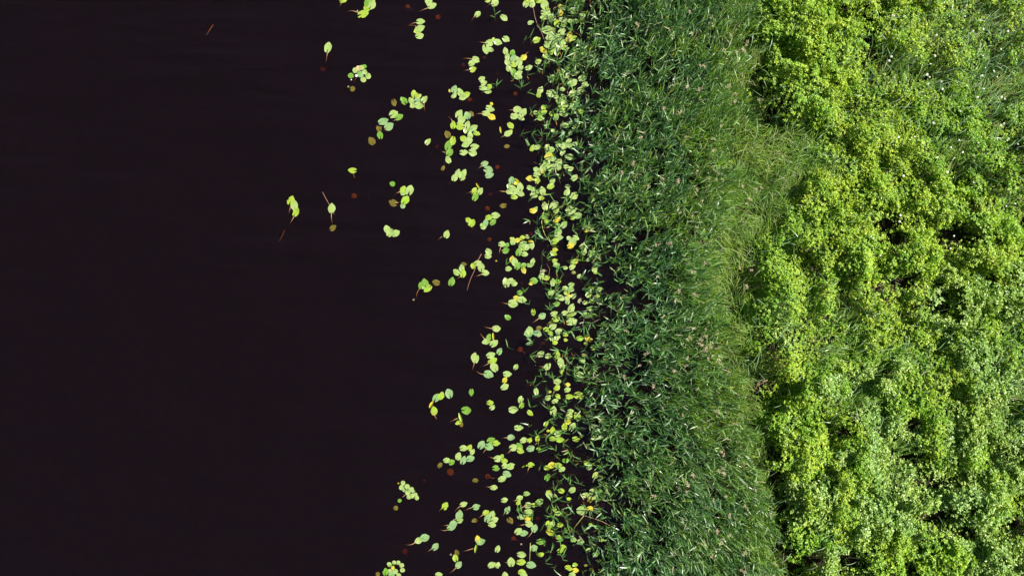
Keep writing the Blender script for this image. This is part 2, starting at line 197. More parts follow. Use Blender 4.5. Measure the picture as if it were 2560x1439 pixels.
# ------------------------------------------------------------ floating leaves
DATA = """T 700 0 6
C the pair cut by the top edge, farthest left
950,5,110,20,y,880,125
C the top clump above the darkest pad
1320,35,150,80,d 1375,75,150,60,g 1280,125,80,270,y 1315,150,60,0,y 1245,215,160,15,y,990,180
T 1000 0 6
C the pair at the top edge, stalk trailing left
430,15,140,90,g 480,85,130,20,g,255,190
C the short column of four with twin stalks
308,325,125,0,g,110,390 260,465,110,200,y 300,425,135,20,g,100,405 295,540,125,15,g
C the faint leaves under the topmost water
115,100,75,0,q 572,255,75,80,q
T 700 0 6
C the upright pad above a dim sunken leaf
720,710,155,80,g,685,950
C the dim leaf below the upright pad
645,1035,85,0,r
C the ring of small round pads by white flowers
1062,1135,85,120,dR 1130,1055,85,90,gR 1178,1025,75,0,pR 1265,1000,70,0,dR 1220,1015,75,0,gR 1270,1080,75,200,gR 1205,1115,100,80,bR,1105,1245 1320,1140,90,280,gR 1250,1195,85,300,gR
C the leaf below the small round pads
1088,1333,80,0,oR
T 850 200 6
C the rosette with a tall central pad
810,340,105,290,o 955,310,125,125,d 1115,215,130,95,y 1180,245,90,30,g 1065,310,100,120,g 1165,310,110,20,b 1080,345,80,260,g 1090,390,90,200,g 1185,385,130,-10,g 1265,290,110,50,g,1275,470
C the diagonal chain below the rosette
805,510,140,30,g 885,555,125,30,d,760,635 650,620,145,20,b 735,695,145,35,b,640,785 585,720,105,100,o 600,825,115,100,d 475,915,130,125,o
C the water left of the big column
1318,925,105,50,g
C the clump with a yellow scrap on its left
1645,160,50,90,Y 1715,140,120,70,b 1800,185,120,110,g 1710,235,90,40,g 1895,220,110,20,y 1840,260,120,200,g 1865,240,60,0,g 1945,290,75,0,q
C the big crowded column of pads
1785,515,140,60,g 1965,510,95,330,o 1910,530,120,110,b 1830,590,140,50,g 1695,675,115,90,y,1620,545 1800,650,100,20,g 1800,700,130,180,y 1910,670,110,70,g 1885,755,95,260,g 2005,715,120,30,g 1955,745,90,0,g 2050,800,100,-20,y 1950,830,110,90,g 1850,880,110,150,y,1740,890 1880,970,110,200,g 1920,920,140,20,g 2020,1000,120,10,g 1855,1085,120,0,g 1990,1090,130,-20,g
C the string left of the crowded column
1610,815,115,120,o 1668,965,40,0,Y 1620,985,140,80,d 1690,915,130,260,y 1645,1085,125,50,d,1490,1045 1620,1195,110,120,g,1560,1290 1545,1320,75,60,o
C the dim leaf left of the string
1468,998,80,0,r
C the bluish three-pad column
2170,1255,115,20,b,2040,1350 2225,1345,135,-15,b 2240,1425,125,20,b
C the brown leaf right of the bluish column
2358,1303,65,0,q
C the trio with a spotted yellow pad
2270,360,55,120,Y 2250,430,130,-20,g 2190,500,115,0,g,2010,518 2275,555,120,-30,Y
C the yellow pad on a reddish stalk
185,1355,120,175,y,222,1475
T 1000 0 6
C the loose five beside a reed shoot
1228,1185,100,30,g 1258,1245,95,20,g 1350,1300,100,-10,y 1245,1320,110,0,g 1320,1370,100,-10,g,1200,1400
C the trio at the top edge, right of centre
1320,10,90,0,g 1425,10,100,30,g 1425,50,120,30,g,1290,125
C the oval pad with a short lower stalk
1165,215,105,50,g,1065,335
C the heart pad right of a bent shoot
1560,270,115,-40,g
C the notched pad above the leaning four
1590,590,115,-30,g
C the leaning four near the top
1345,645,130,15,g,1165,625 1400,600,70,70,y 1468,635,125,-20,g 1360,745,95,340,g,1520,740 1290,740,140,280,g
C the three pads with a forked stalk
1140,895,120,-25,g,920,880 1080,945,115,30,g 1093,1040,105,20,y,940,1068
C the dim brown leaves near the forked stalk
960,980,65,0,q 1265,860,60,0,r 1470,1098,60,0,r
C the long crooked clump with a yellow pad
1580,765,105,100,g 1685,790,95,60,d 1610,850,100,90,g 1610,935,110,120,g 1745,880,80,30,g 1700,875,110,60,b 1700,970,110,-20,y 1785,930,130,70,g 1850,865,115,20,Y,1920,785 1628,1025,105,110,g 1810,1015,90,30,g 1700,1080,110,100,d 1790,1095,100,20,g 1770,1145,130,-20,g
C the pad standing over two reed shoots
1930,1015,110,20,g
C the brown spot below the crooked clump
1728,1403,60,0,q
C the small pad with a short stalk leftward
1958,340,90,20,g,1825,378
C the group hanging from the top edge
1890,60,110,60,g 1900,10,80,0,y 1985,65,110,70,g 1970,15,90,0,g 2090,10,110,10,y 2170,75,150,100,g 2220,145,80,30,y 2185,190,140,0,g 2150,265,100,180,g
T 1200 0 6
M
1060,275,130,270,g 1095,270,110,250,g 1195,90,70,0,Y 1205,190,110,80,Y 1240,290,110,0,g 1250,370,100,200,y 1150,350,110,90,y 1275,120,110,-30,d 1390,160,140,20,g 1540,240,110,40,g 1350,315,80,0,g 1435,320,90,0,g 1530,320,90,100,y
1080,455,120,10,g 1000,450,160,180,g 1070,520,130,30,g 1230,470,120,30,g 1110,560,130,200,g 1050,590,140,160,g 1200,550,150,30,g 1160,630,120,0,g 1220,640,150,10,g 1000,670,110,120,g 1070,700,150,90,g 1070,770,110,270,y 1170,720,120,210,g 1280,720,110,0,g 1150,790,100,280,g 1340,590,110,0,Y 1400,570,100,20,y 1345,520,100,60,Y 1330,610,50,0,Y
C the yellowing pads below the big mat
945,745,110,150,Y 1000,785,50,0,Y 975,845,100,200,y
C the torn green pad beside reed shoots
850,600,120,30,y
C the striped pad below the yellowing pair
875,925,95,20,g
M
1070,1175,120,60,g 1225,1090,110,30,y 1180,1045,60,0,Y 1290,1150,70,0,g 1420,1090,130,10,g 1540,1170,130,20,g 1390,1240,150,30,g 1580,1270,110,0,g 905,1350,110,60,g 880,1420,90,80,y 1240,1340,80,0,g 1070,1400,150,-15,g 1440,940,130,40,g 1330,1010,60,200,y 1410,740,80,30,d 1420,800,120,30,g 1550,830,110,0,g
T 1150 200 6
C the loose square of four pads
860,440,125,10,g,700,450 945,490,135,50,g 820,540,125,0,g 918,570,100,-30,g
C the brown spot above the square of four
828,203,60,0,q
M
1440,250,90,-20,g 1700,210,150,30,g 1800,160,130,50,g 1540,280,140,100,g 1480,320,90,160,y 1560,350,100,60,g 1540,410,130,10,y 1650,390,110,20,g 1725,350,80,0,g 1710,470,90,60,g 1810,470,100,0,y 1555,505,130,-10,g 1385,510,100,-20,y 1440,555,110,60,g
C the flower-like clump right of the square
1130,490,80,180,g 1260,480,90,20,y 1250,420,90,100,y 1200,500,110,40,y 1205,575,95,200,y
C the small yellowed pads below the square
760,685,110,-50,y 610,750,90,280,Yf 750,785,90,40,y 715,805,115,210,g,560,890
C the tiny round pad in bare water
1390,762,70,110,g
C the olive half-sunk pad in bare water
700,995,80,180,o
C the pair touching tip to lobe
1085,1020,100,70,y 1160,1005,100,20,g
M
1580,680,100,20,g 1660,640,60,0,g 1710,710,70,0,g 1765,670,80,30,g 1655,790,80,90,g 1310,1005,95,60,g 1370,1045,110,20,g 1335,1110,90,10,y 1330,1150,130,30,Y 1390,1180,110,0,g 1480,1240,130,60,g 1300,1235,140,60,g 1245,1320,120,100,g 1150,1345,110,150,g 1240,1375,70,0,Y 1370,1305,130,30,g 1480,1310,100,270,g 1155,1415,110,0,g 1595,1300,90,0,g 1660,1330,90,20,g 1540,1090,90,40,g 1470,965,90,100,g 1560,990,120,0,g 1630,920,100,40,g 1640,980,100,10,g 1730,960,90,0,g 1640,1150,130,0,g 2195,1365,100,20,g 2190,635,90,40,g
T 1050 400 6
C the tight clump of four pads
640,255,110,40,g 655,195,115,60,g 575,195,120,80,g 520,260,120,70,g,430,330
C the fan with one folded yellow leaf
870,390,90,300,Yf 815,465,115,60,y,680,510 905,465,105,60,g 830,555,120,60,d
C the dim spot right of the fan
1055,510,60,0,r
C the brown disc below the fan
1013,725,70,0,q
C the yellow-brown pad with a curled corner
1245,685,95,180,o 1280,655,50,0,q
C the packed mat with golden leaves
1375,305,115,90,b 1455,300,80,-40,Yf 1445,345,80,200,Y 1330,390,80,90,g 1500,405,130,90,g 1385,415,100,0,g 1335,475,100,180,g,1140,455 1420,470,130,20,g 1510,505,110,-20,g 1415,555,100,0,y
C the golden pad left of the reed edge
1650,275,115,180,Y
M
1760,300,110,80,y 1645,415,90,-20,g 1700,450,90,90,g 1720,510,140,30,g 1835,460,120,100,g 1865,500,40,0,y 1820,570,85,0,y 1955,395,110,200,y 1985,310,100,45,g 2315,265,110,50,g 2215,395,80,0,g 2205,480,110,60,g 2310,535,140,40,g 1870,690,120,100,g 2010,675,150,50,g 2040,755,100,40,g 1735,735,80,60,g 1695,760,100,0,Y 1880,840,120,20,d 1900,920,80,0,y 2055,890,110,40,Y 2265,750,160,20,g 2370,830,120,0,g 2290,870,70,0,y 2160,965,110,50,g 2065,985,100,0,g 2070,1080,140,60,g 2080,1160,120,0,g 2025,1215,120,20,y 2235,1170,75,0,g 2335,1165,100,-20,g 2290,1230,130,40,g 2260,1280,110,20,Y
C the crossed pair beside two brown discs
725,900,100,140,y 745,965,50,0,y 780,940,120,60,y
C the brown discs beside the crossed pair
900,920,75,0,q 800,1020,70,0,q
C the loose chain right of the brown discs
1035,860,105,0,y 1135,830,130,0,g 935,970,70,30,g 950,1005,90,0,g 985,940,110,80,b 1095,930,105,40,d
C the lone pad trailing a stalk lower left
400,1110,120,70,g,250,1220
C the brown disc above the chubby pair
1043,1188,70,0,q
C the dim leaf left of a reed shoot
1665,1105,60,0,r
T 1000 560 6
C the tangled mat around a yellow leaf
1585,395,110,20,d 1605,315,80,60,d 1530,300,110,0,g,1480,480 1695,255,110,90,g 1670,215,50,0,Y 1765,240,90,30,Y 1835,205,90,30,y 1908,190,80,-30,g 1845,300,120,30,g 1830,350,100,0,g 1860,370,80,0,y 1905,345,100,60,g 1780,415,120,80,d 1965,270,80,0,Y 1975,325,110,270,g 1870,450,100,0,g
C the chubby pair stacked one above another
1330,415,110,-40,g 1320,480,100,0,g
C the trefoil with a brown sunken leaf
960,600,80,0,o 925,660,110,100,g 845,720,110,140,g 945,740,120,80,y,835,830
C the smooth deep green pad below the trefoil
775,860,130,75,d
C the arc crossed by a long stick
1090,625,85,100,y 1165,585,115,20,g 1215,640,130,100,g 1280,730,115,0,g,1095,800
C the fan leaf with a long copper stalk
415,965,130,220,y 310,920,100,100,d 370,885,140,100,d,240,1110 350,955,50,0,g
C the olive leaf right of the fan
540,875,115,170,o
C the short diagonal chain, yellow pad on top
1680,525,100,80,Y 1720,565,120,100,g 1765,625,115,60,d 1855,615,90,20,d 1855,695,95,300,Y
C the little pair near a bent shoot
1990,560,100,80,g 1950,615,90,0,g
C the heart pad below the chain
1628,668,95,0,g
C the merged pale trio
1590,875,140,100,g,1500,970 1670,850,110,0,g 1715,895,90,20,g
C the dim brown spot beside the pale trio
1820,890,60,0,r
C the glossy pad beside a reed blade
1800,1025,95,10,d
C the big pair around a yellow leaf
1750,1110,100,0,Y 1695,1190,150,-10,g,1500,1165 1825,1130,135,-10,g
C the pad with its notch at the top
1998,1320,95,270,y
C the small almond leaf alone in dark water
1612,1395,100,140,d
M
2008,850,120,0,d 1965,890,70,200,Y 2130,780,110,80,g 2200,805,100,20,y 2290,870,110,90,g 2365,860,90,0,y 2320,545,80,20,y 2345,610,95,0,g 2300,440,100,-20,y 2325,385,80,0,Y 2270,1020,110,20,g 2365,1095,90,0,g 2350,1195,95,20,d
T 1300 560 7.19
M
925,1090,110,20,g 815,1150,110,0,g 915,1180,110,200,g 840,1235,100,0,y 965,1280,120,50,g 880,1290,80,0,Y 735,1325,140,-20,g 855,1385,110,80,g 850,1330,100,0,g 1055,1375,80,80,g 1075,940,100,0,g 1000,665,110,40,Y 955,690,110,20,y 815,785,90,0,g 940,770,120,30,g 965,870,80,0,o 1270,1160,100,0,y 1235,1260,130,40,g 1430,1170,100,30,g 1400,1290,80,0,y 1340,800,130,80,g 1360,870,80,0,y 1140,400,140,20,g 1150,490,130,270,g 1270,510,90,0,g 1275,575,80,0,g 1190,110,100,0,Y 1280,60,120,50,g 1220,640,80,0,g 1295,1390,100,0,y 1180,1410,110,0,g
T 1300 400 7.19
M
1830,355,90,0,y 2075,105,100,40,g 2195,110,130,20,g 1550,610,70,0,g 1275,700,110,30,g 1390,780,100,40,g 1930,15,80,0,Y 1790,940,70,0,Y 1870,1150,60,0,Y 1400,980,100,30,g
T 1150 760 6
C the bluish pad with a sweeping stalk
1235,175,115,30,b,1050,300
C the split pad above the yellow-rimmed one
1410,140,105,20,g 1440,220,115,20,y
M
1575,130,95,20,g 1670,55,130,60,g 1685,135,110,0,g 1640,180,90,200,y 1675,260,150,20,g 1895,165,115,-20,g 1940,70,75,0,y 1480,400,100,20,g 1355,430,80,0,y 1375,500,100,90,g 1460,490,110,60,g 1425,575,80,0,y 1580,455,85,-20,y 1585,535,60,0,y 1800,510,110,10,y 1905,475,100,60,y 1930,530,110,0,Y 2090,490,80,60,g 1885,590,60,0,y 2225,520,60,0,g 2000,650,90,20,y 2205,695,90,40,g 1860,763,70,0,o 1830,850,90,0,g 1745,965,90,20,g 1795,1050,105,0,g
C the row ending at a red-stalked pad
1355,300,100,40,o 1395,330,120,40,g 1190,360,90,0,o 1290,375,90,180,y,1200,380
C the lone oval with an orange stalk
548,365,125,0,g,345,330
C the clump beside an upright folded leaf
395,555,130,200,g,300,430 435,495,105,70,d 510,585,135,40,g 500,480,100,95,Yf
C the bluish split pad below the folded leaf
593,705,110,60,b
C the tall oval pad with a straight stalk
225,800,150,90,g,175,1000
C the vertical string of three
463,762,125,20,g 455,855,80,200,y 500,840,120,30,y,300,940 510,940,150,120,g
C the bluish pad under the vertical string
428,1050,150,-20,b,230,990
C the column of three, middle one yellow
710,1045,120,0,g 672,1135,95,60,Y 672,1235,120,30,g
C the small upright pad right of the strings
838,940,95,60,g,780,1040
C the crossed trio above two reed blades
1030,430,150,200,b 1045,395,130,100,g 1165,440,125,-20,b
C the brown discs below the crossed trio
900,675,80,0,q 1240,580,75,0,q
C the row of three notched pads
1212,745,115,30,g,1090,835 1325,775,105,0,g 1460,765,110,80,y
C the smooth pad with a thin red stalk
1312,932,115,40,g,1160,925
C the ragged stack of three by the stick
1510,870,140,90,g 1540,930,100,0,g 1525,995,100,270,y
C the lone small leaf, notch upward
170,1320,100,270,d
C the oval pad beneath two thin shoots
1140,1300,105,100,g
C the stacked pair, lower one yellower
1460,1160,115,10,g 1455,1250,105,40,y
C the pair with a yellow blotch
1615,1205,80,0,Y 1612,1280,100,20,g
C the small group around a starry shoot
1340,1310,60,0,Y 1320,1400,100,40,g 1470,1380,90,-40,y
C the vertical pair, lower pad darker
910,1425,110,80,g
M
1645,1385,110,0,y 1780,1365,150,-10,y
T 1050 940 6
C the upright bluish pad
435,255,145,110,b
C the overlapping bluish and olive pair
245,320,135,60,b 315,290,130,60,y
C the two curled yellow leaves
170,420,115,60,Yf 210,515,130,100,y,255,640
C the broad pad with a dark wet centre
695,510,145,0,d
C the bunch of curled leaves on forked stalks
605,610,130,110,yf,440,690 575,695,90,200,y,450,780 620,720,80,280,o
C the small two-pad pair, short stalk left
1052,395,105,0,y 1085,465,90,40,g,960,468
C the dark lower pad of the vertical pair
1525,435,95,60,y
C the wide oval left of a tufted shoot
1400,500,135,0,g
C the egg-shaped pad under a tufted shoot
1650,550,100,-40,y
C the lone oval in open water
1480,770,125,0,g
C the round bluish pad with a stalk leftward
1365,915,110,0,b,1200,928
C the overlapping four, two of them bluish
1065,960,125,30,d 1145,1000,110,0,y 920,1025,130,60,b 1035,1055,135,-20,b,930,1170
C the scattered arc of pads lower centre
655,1075,115,10,g 745,1065,90,60,y 785,1130,90,60,g,660,1185 575,1195,120,70,g 650,1255,125,70,b 755,1230,125,20,b 400,1255,100,20,g 475,1285,100,30,d 300,1330,90,50,o
C the brown leaf below the scattered arc
455,1430,105,0,q
C the trio around a torn pad
1490,1045,110,-30,d 1400,1065,125,20,g,1265,1165 1505,1115,110,-20,y
C the shadow-striped row among shoots
1555,955,110,20,g 1645,955,90,60,y 1763,930,95,80,y 1660,1080,120,30,b 1780,1085,70,20,y
C the chain ending in a speckled oval
1225,1200,80,60,y 1170,1230,125,20,g,1010,1190 1265,1265,100,0,y 1275,1340,100,20,g 1360,1345,130,20,g
C the deep green pad left of the chain
1140,1375,110,0,d
C the round pad joined to curled scraps
1550,1350,50,30,yf 1600,1335,30,0,y 1665,1325,100,0,y,1610,1450
M
2025,370,95,20,g 1995,510,130,80,g 2260,520,90,0,g 2245,590,110,20,g 2215,680,105,0,Y 2165,755,110,100,y 2285,755,130,60,g 1890,710,90,50,y 1990,810,110,90,y 1920,815,50,0,Y 1990,935,100,0,y 2070,855,120,30,g 2100,950,115,0,y 2340,940,110,0,y 2355,600,130,120,y 1910,1370,100,0,y 1975,1330,120,20,Y 2070,1330,110,0,y 2130,1390,100,20,g 2185,1260,95,0,d
T 950 1160 6
C the olive leaf near the lower brown stalk
1432,240,90,0,o
C the brown leaf on a curved stalk
1615,178,80,0,q,1755,195
C the tilted pair in lower water
1905,145,125,-20,b 1832,215,120,20,g
C the notched oval with a short red stalk
1708,345,105,0,g,1560,330
C the cascade of small round pads
345,275,70,0,gR 325,345,78,200,gR 362,390,50,0,bR 408,333,85,100,gR 500,400,50,0,bR 472,375,75,60,gR 418,420,80,280,gR,315,500 530,455,65,0,gR 430,490,65,0,gR 478,470,75,300,gR 552,500,68,60,gR
C the tiny round pad below the cascade
295,540,58,0,dR
C the olive disc below the cascade
235,652,75,0,oR
C the long oval above the bluish chain
978,620,120,60,y,880,710
C the ragged pad with a withered edge
1255,595,105,20,g,1110,715
C the heart pad with a faint stalk leftward
1445,635,115,20,b,1250,705
C the bluish diagonal chain
1195,700,50,60,y 1160,800,80,60,y 1200,840,95,20,g 1190,760,140,70,b,1000,880 1070,945,130,20,b,880,965 1100,890,130,30,b,920,912
C the golden leaf between chain and clump
1415,840,85,200,o
C the compact clump of five
1588,720,100,30,y,1460,810 1610,805,120,70,b 1682,745,110,70,g 1680,900,115,-10,g 1712,830,125,20,g
C the long brown leaf right of the five
1950,840,110,310,o
C the small pad above the drooping heart
1865,533,100,10,g
C the drooping bluish heart pad
1910,680,115,60,b,1840,770
C the slanting trio above the shoots
2198,438,95,0,g 2075,570,80,50,y 2095,500,100,30,g,1960,540
C the striped pair left of a big shoot
2220,610,115,20,g,2040,715 2310,610,80,-10,y
C the stack crossed by a reed blade
2215,760,60,0,y 2232,710,125,0,g 2115,783,120,180,g 2215,820,90,20,Y 2235,890,120,-10,g,2040,908 2315,955,125,70,b,2180,1110
C the leaning pair above a brown disc
2160,1030,115,10,b 2075,1000,125,40,g
C the small brown discs, lower right water
2000,1105,70,0,q 2360,800,60,0,r
C the bluish pad joined to a withered one
575,1140,115,200,g,360,1195 670,1097,145,20,b
C the dim brown leaves at lower left
370,1300,85,0,r 1053,1380,0,0,r 665,240,45,0,r
C the split heart with a stalk lower left
830,1230,120,50,b,690,1310
C the golden leaf under a deep green one
1465,1120,110,100,Y 1510,1155,130,20,b
C the folded leaf on a long orange stalk
1435,1258,115,260,yf,1210,1308
C the short chain at the bottom edge
1153,1318,90,110,o 1130,1400,110,110,y
C the upright egg-shaped pad
1763,1262,105,70,g
C the cluster of big smooth ovals
2125,1350,135,0,g 2305,1250,120,20,b
T 900 1280 6.4
C the ring of small round pads at the bottom
470,830,78,120,gR 545,800,65,0,gR 612,802,68,90,gR 668,845,75,30,gR 680,920,75,260,gR 478,935,70,180,gR 562,940,90,300,gR 503,1000,100,0,bR 618,1000,75,0,gR 525,878,60,0,YR 408,945,120,90,d
C the olive disc in the bottom corner of pads
285,985,70,0,oR
C the lower pad of the short bottom chain
1580,835,125,50,b,1415,970
C the pad sliced by the bottom edge
1262,995,115,10,g
C the side-by-side pair near the bottom
2110,835,130,30,g 2205,840,100,70,g
C the tall egg-shaped pad near the bottom
2418,790,150,90,g,2270,770
C the broad pad sliced by the bottom edge
2320,1005,120,100,g
T 1200 1240 7.11
C the big ovals just above the bottom edge
735,1165,155,0,y 910,1215,165,-10,b 745,1340,130,0,y 780,1385,130,-20,g
C the striped pads left of the reed edge
1080,800,150,0,d 1085,1030,110,20,y
M
1325,230,90,130,y 1395,300,110,0,g 1205,475,100,70,y 1285,490,120,60,g 1240,540,100,20,y 1425,505,115,0,y 1250,640,150,-30,Y 1405,725,110,0,y 1790,800,120,0,g 1665,770,110,0,g 1480,890,100,0,y 1430,960,110,20,y 1815,250,190,0,g 1960,210,110,0,Y 1960,500,80,0,y 1580,40,80,0,y 1925,950,100,30,g 2060,1030,110,0,d 1690,1210,90,0,y 1560,1250,100,20,y 1700,1310,110,0,Y 1600,1285,90,0,y 1640,1390,120,0,g 2250,900,100,0,o 1880,1220,60,0,o 2160,770,90,0,y
T 1200 1080 6
M
1525,50,60,0,y 1710,80,90,0,g 1640,520,100,20,g 1600,455,80,0,y 1730,640,110,60,g 1010,670,110,60,d 1220,875,95,0,y 1385,860,110,40,g 1035,930,130,120,g 1040,885,60,0,Y 1335,1000,75,0,y 1590,940,110,0,g 1690,885,110,0,g 1700,960,130,20,g 1650,1010,90,0,Y 1790,880,90,0,d 1130,950,60,0,o 895,1035,115,30,g
T 700 400 6
C the overlapping three farthest out on the water
165,605,140,70,y,120,820 215,675,150,100,g 240,780,130,60,y,140,975
C the upright pad touched by a leaning stick
775,720,140,90,g,785,960
C the olive leaf below the stick and pad
795,1015,110,35,o
C the dim leaf below the yellow pad
1112,537,80,60,q
C the tiny round leaf alone near mid water
1685,357,78,30,dR
C the group with a brown folded leaf
1850,450,130,70,y,1690,545 1850,500,80,0,g 1945,450,150,75,g 1695,640,130,160,o,1800,630 1840,690,75,270,bR 1880,600,145,55,y,1770,650
C the merged three just below the small group
1605,1035,125,105,g 1650,1085,130,60,g 1735,1095,130,30,g
"""
def pad_geo(L, rnd, shape):         # tip towards +X, sinus towards -X; returns verts, faces, uv(fraction, angle)
    n = 26; wf = {'': .78, 'R': .98, 'f': .36}[shape]*rnd.uniform(.93, 1.06); gap = {'': .17, 'R': .07, 'f': .1}[shape]*rnd.uniform(.5, 1.5)
    a = L*.5; ph = rnd.uniform(0, 6); cup = rnd.uniform(.1, 1)*.008; curl = rnd.choice([0, 0, 0, .018, .03]) if shape != 'R' else 0
    ca = rnd.uniform(-3, 3); bite = rnd.uniform(-2.5, 2.5) if rnd.random() < .22 and shape == '' else None
    ks = [0, .3, .62, .88, 1]; V = []; UV = []; F = []
    for i in range(n+1):
        t = -(math.pi-gap)+2*(math.pi-gap)*i/n
        r = a*(1+.04*math.sin(2*t+3*ph)+.03*math.sin(3*t+ph)+.02*math.sin(7*t+2*ph))
        if shape != 'R':
            r *= 1+.08*math.exp(-(t/.24)**2); r *= 1+.10*math.exp(-((abs(t)-2.75)/.35)**2); r *= 1-.10*math.exp(-((abs(t)-.75)/.5)**2)
        if bite is not None: r *= 1-.38*math.exp(-((t-bite)/.17)**2)
        x, y = r*math.cos(t), r*math.sin(t)*wf
        sx = -a*(.12 if shape != 'R' else .05)
        for j, k in enumerate(ks):
            z = cup*k*k*math.sin(2*t+ph)+curl*max(0, k-.5)*math.exp(-((t-ca)/.7)**2)
            if shape == 'f': z += abs(y)*k*.9
            V.append((sx+(x-sx)*k, y*k, z+.002)); UV.append((k, t/6.283+.5))
    for i in range(n):
        for j in range(4):
            b0 = i*5+j; F.append((b0, b0+1, b0+6, b0+5))
    return V, F, UV
def add_uv(me, UV):
    l = me.uv_layers.new(name='UVMap')
    idx = np.empty(len(me.loops), np.int32); me.loops.foreach_get('vertex_index', idx)
    l.data.foreach_set('uv', np.asarray(UV, np.float32)[idx].ravel())
CN = {'g': 'pale green', 'y': 'lime green', 'd': 'deep green', 'b': 'bluish green', 'Y': 'yellow', 'o': 'olive', 'q': 'brown', 'r': 'dim brown', 'p': 'pinkish tan'}
pads = []; mode = None; cid = 0
for ln in DATA.strip().split('\n'):
    if ln[0] == 'T': _, ox, oy, sc = ln.split(); ox, oy, sc = float(ox), float(oy), float(sc); sc = 5.995 if sc == 6 else sc; continue
    if ln[0] == 'C': cid += 1; phrase = ln[2:]; continue
    if ln[0] == 'M': cid += 1; phrase = None; continue
    for k, s in enumerate(ln.split()):
        q = s.split(','); x, y, l, an = map(float, q[:4])
        if l < 5: continue
        st = (ox+float(q[5])/sc, oy+float(q[6])/sc) if len(q) > 5 else None
        pads.append(dict(x=ox+x/sc, y=oy+y/sc, L=l/sc/100, a=an, c=q[4][0], s=q[4][1:], st=st, ph=phrase, cid=cid, k=k))
# drop near-duplicates
keep = []
for p in pads:
    if any(abs(p['x']-o['x']) < 4.5 and abs(p['y']-o['y']) < 4.5 for o in keep if o['cid'] != p['cid']): continue
    keep.append(p)
pads = keep
for p in pads:
    p['type'] = 'sunk' if p['c'] in 'qr' else 'round' if 'R' in p['s'] else 'lily'
    p['score'] = p['L']*(1 if p['ph'] else .75)*(1 if p['x'] < 1400 else .85 if p['x'] < 1440 else .6)
lil = sorted([p for p in pads if p['type'] == 'lily'], key=lambda p: -p['score'])
for i, p in enumerate(lil): p['own'] = i < 300
ORD = ['', 'second', 'third', 'fourth', 'fifth', 'sixth', 'seventh', 'eighth', 'ninth', 'tenth', 'eleventh', 'twelfth']
used_labels = set()
def uniq(lb, x, y):
    if lb in used_labels:
        lb = lb+', %d%% down' % round(y/14.39) if len(lb.split()) < 15 else lb.replace(' of the ', ' in the ')
        if lb in used_labels: lb = lb+' and %d%% across' % round(x/25.6)
    used_labels.add(lb); return lb
groups = {}
for p in pads: groups.setdefault(p['cid'], []).append(p)
def ordinal(p):
    g = [o for o in groups[p['cid']] if o.get('own', True)]
    if len(g) < 2: return ''
    dx = max(o['x'] for o in g)-min(o['x'] for o in g); dy = max(o['y'] for o in g)-min(o['y'] for o in g)
    vert = dy >= dx; g = sorted(g, key=lambda o: o['y'] if vert else o['x']); i = g.index(p); n = len(g)
    if i == 0: return 'topmost' if vert else 'leftmost'
    if i == n-1: return 'lowest' if vert else 'rightmost'
    if i <= (n-1)//2: return ORD[i]+(' from top' if vert else ' from left')
    return ORD[n-1-i]+(' from bottom' if vert else ' from right')
def padlabel(p, noun):
    if p['ph'] is None:
        sz = 'small ' if p['L'] < .15 else 'big ' if p['L'] > .2 else ''
        zone = 'at the reed edge' if p['x'] < 1425 else 'among the outer reeds'
        lb = '%s%s %s %s, %.1f%% down and %.1f%% across' % (sz, CN[p['c']], noun, zone, p['y']/14.39, p['x']/25.6); used_labels.add(lb); return lb
    o = ordinal(p); cc = CN[p['c']].split()[0] if len(p['ph'].split()) > 7 and p['c'] != 'r' else CN[p['c']]
    return uniq(('%s %s, %s of %s' % (cc, noun, o, p['ph'])) if o else '%s %s: %s' % (cc, noun, p['ph']), p['x'], p['y'])
restV, restF, restUV, restM = [], [], [], []
rnd = random.Random(5)
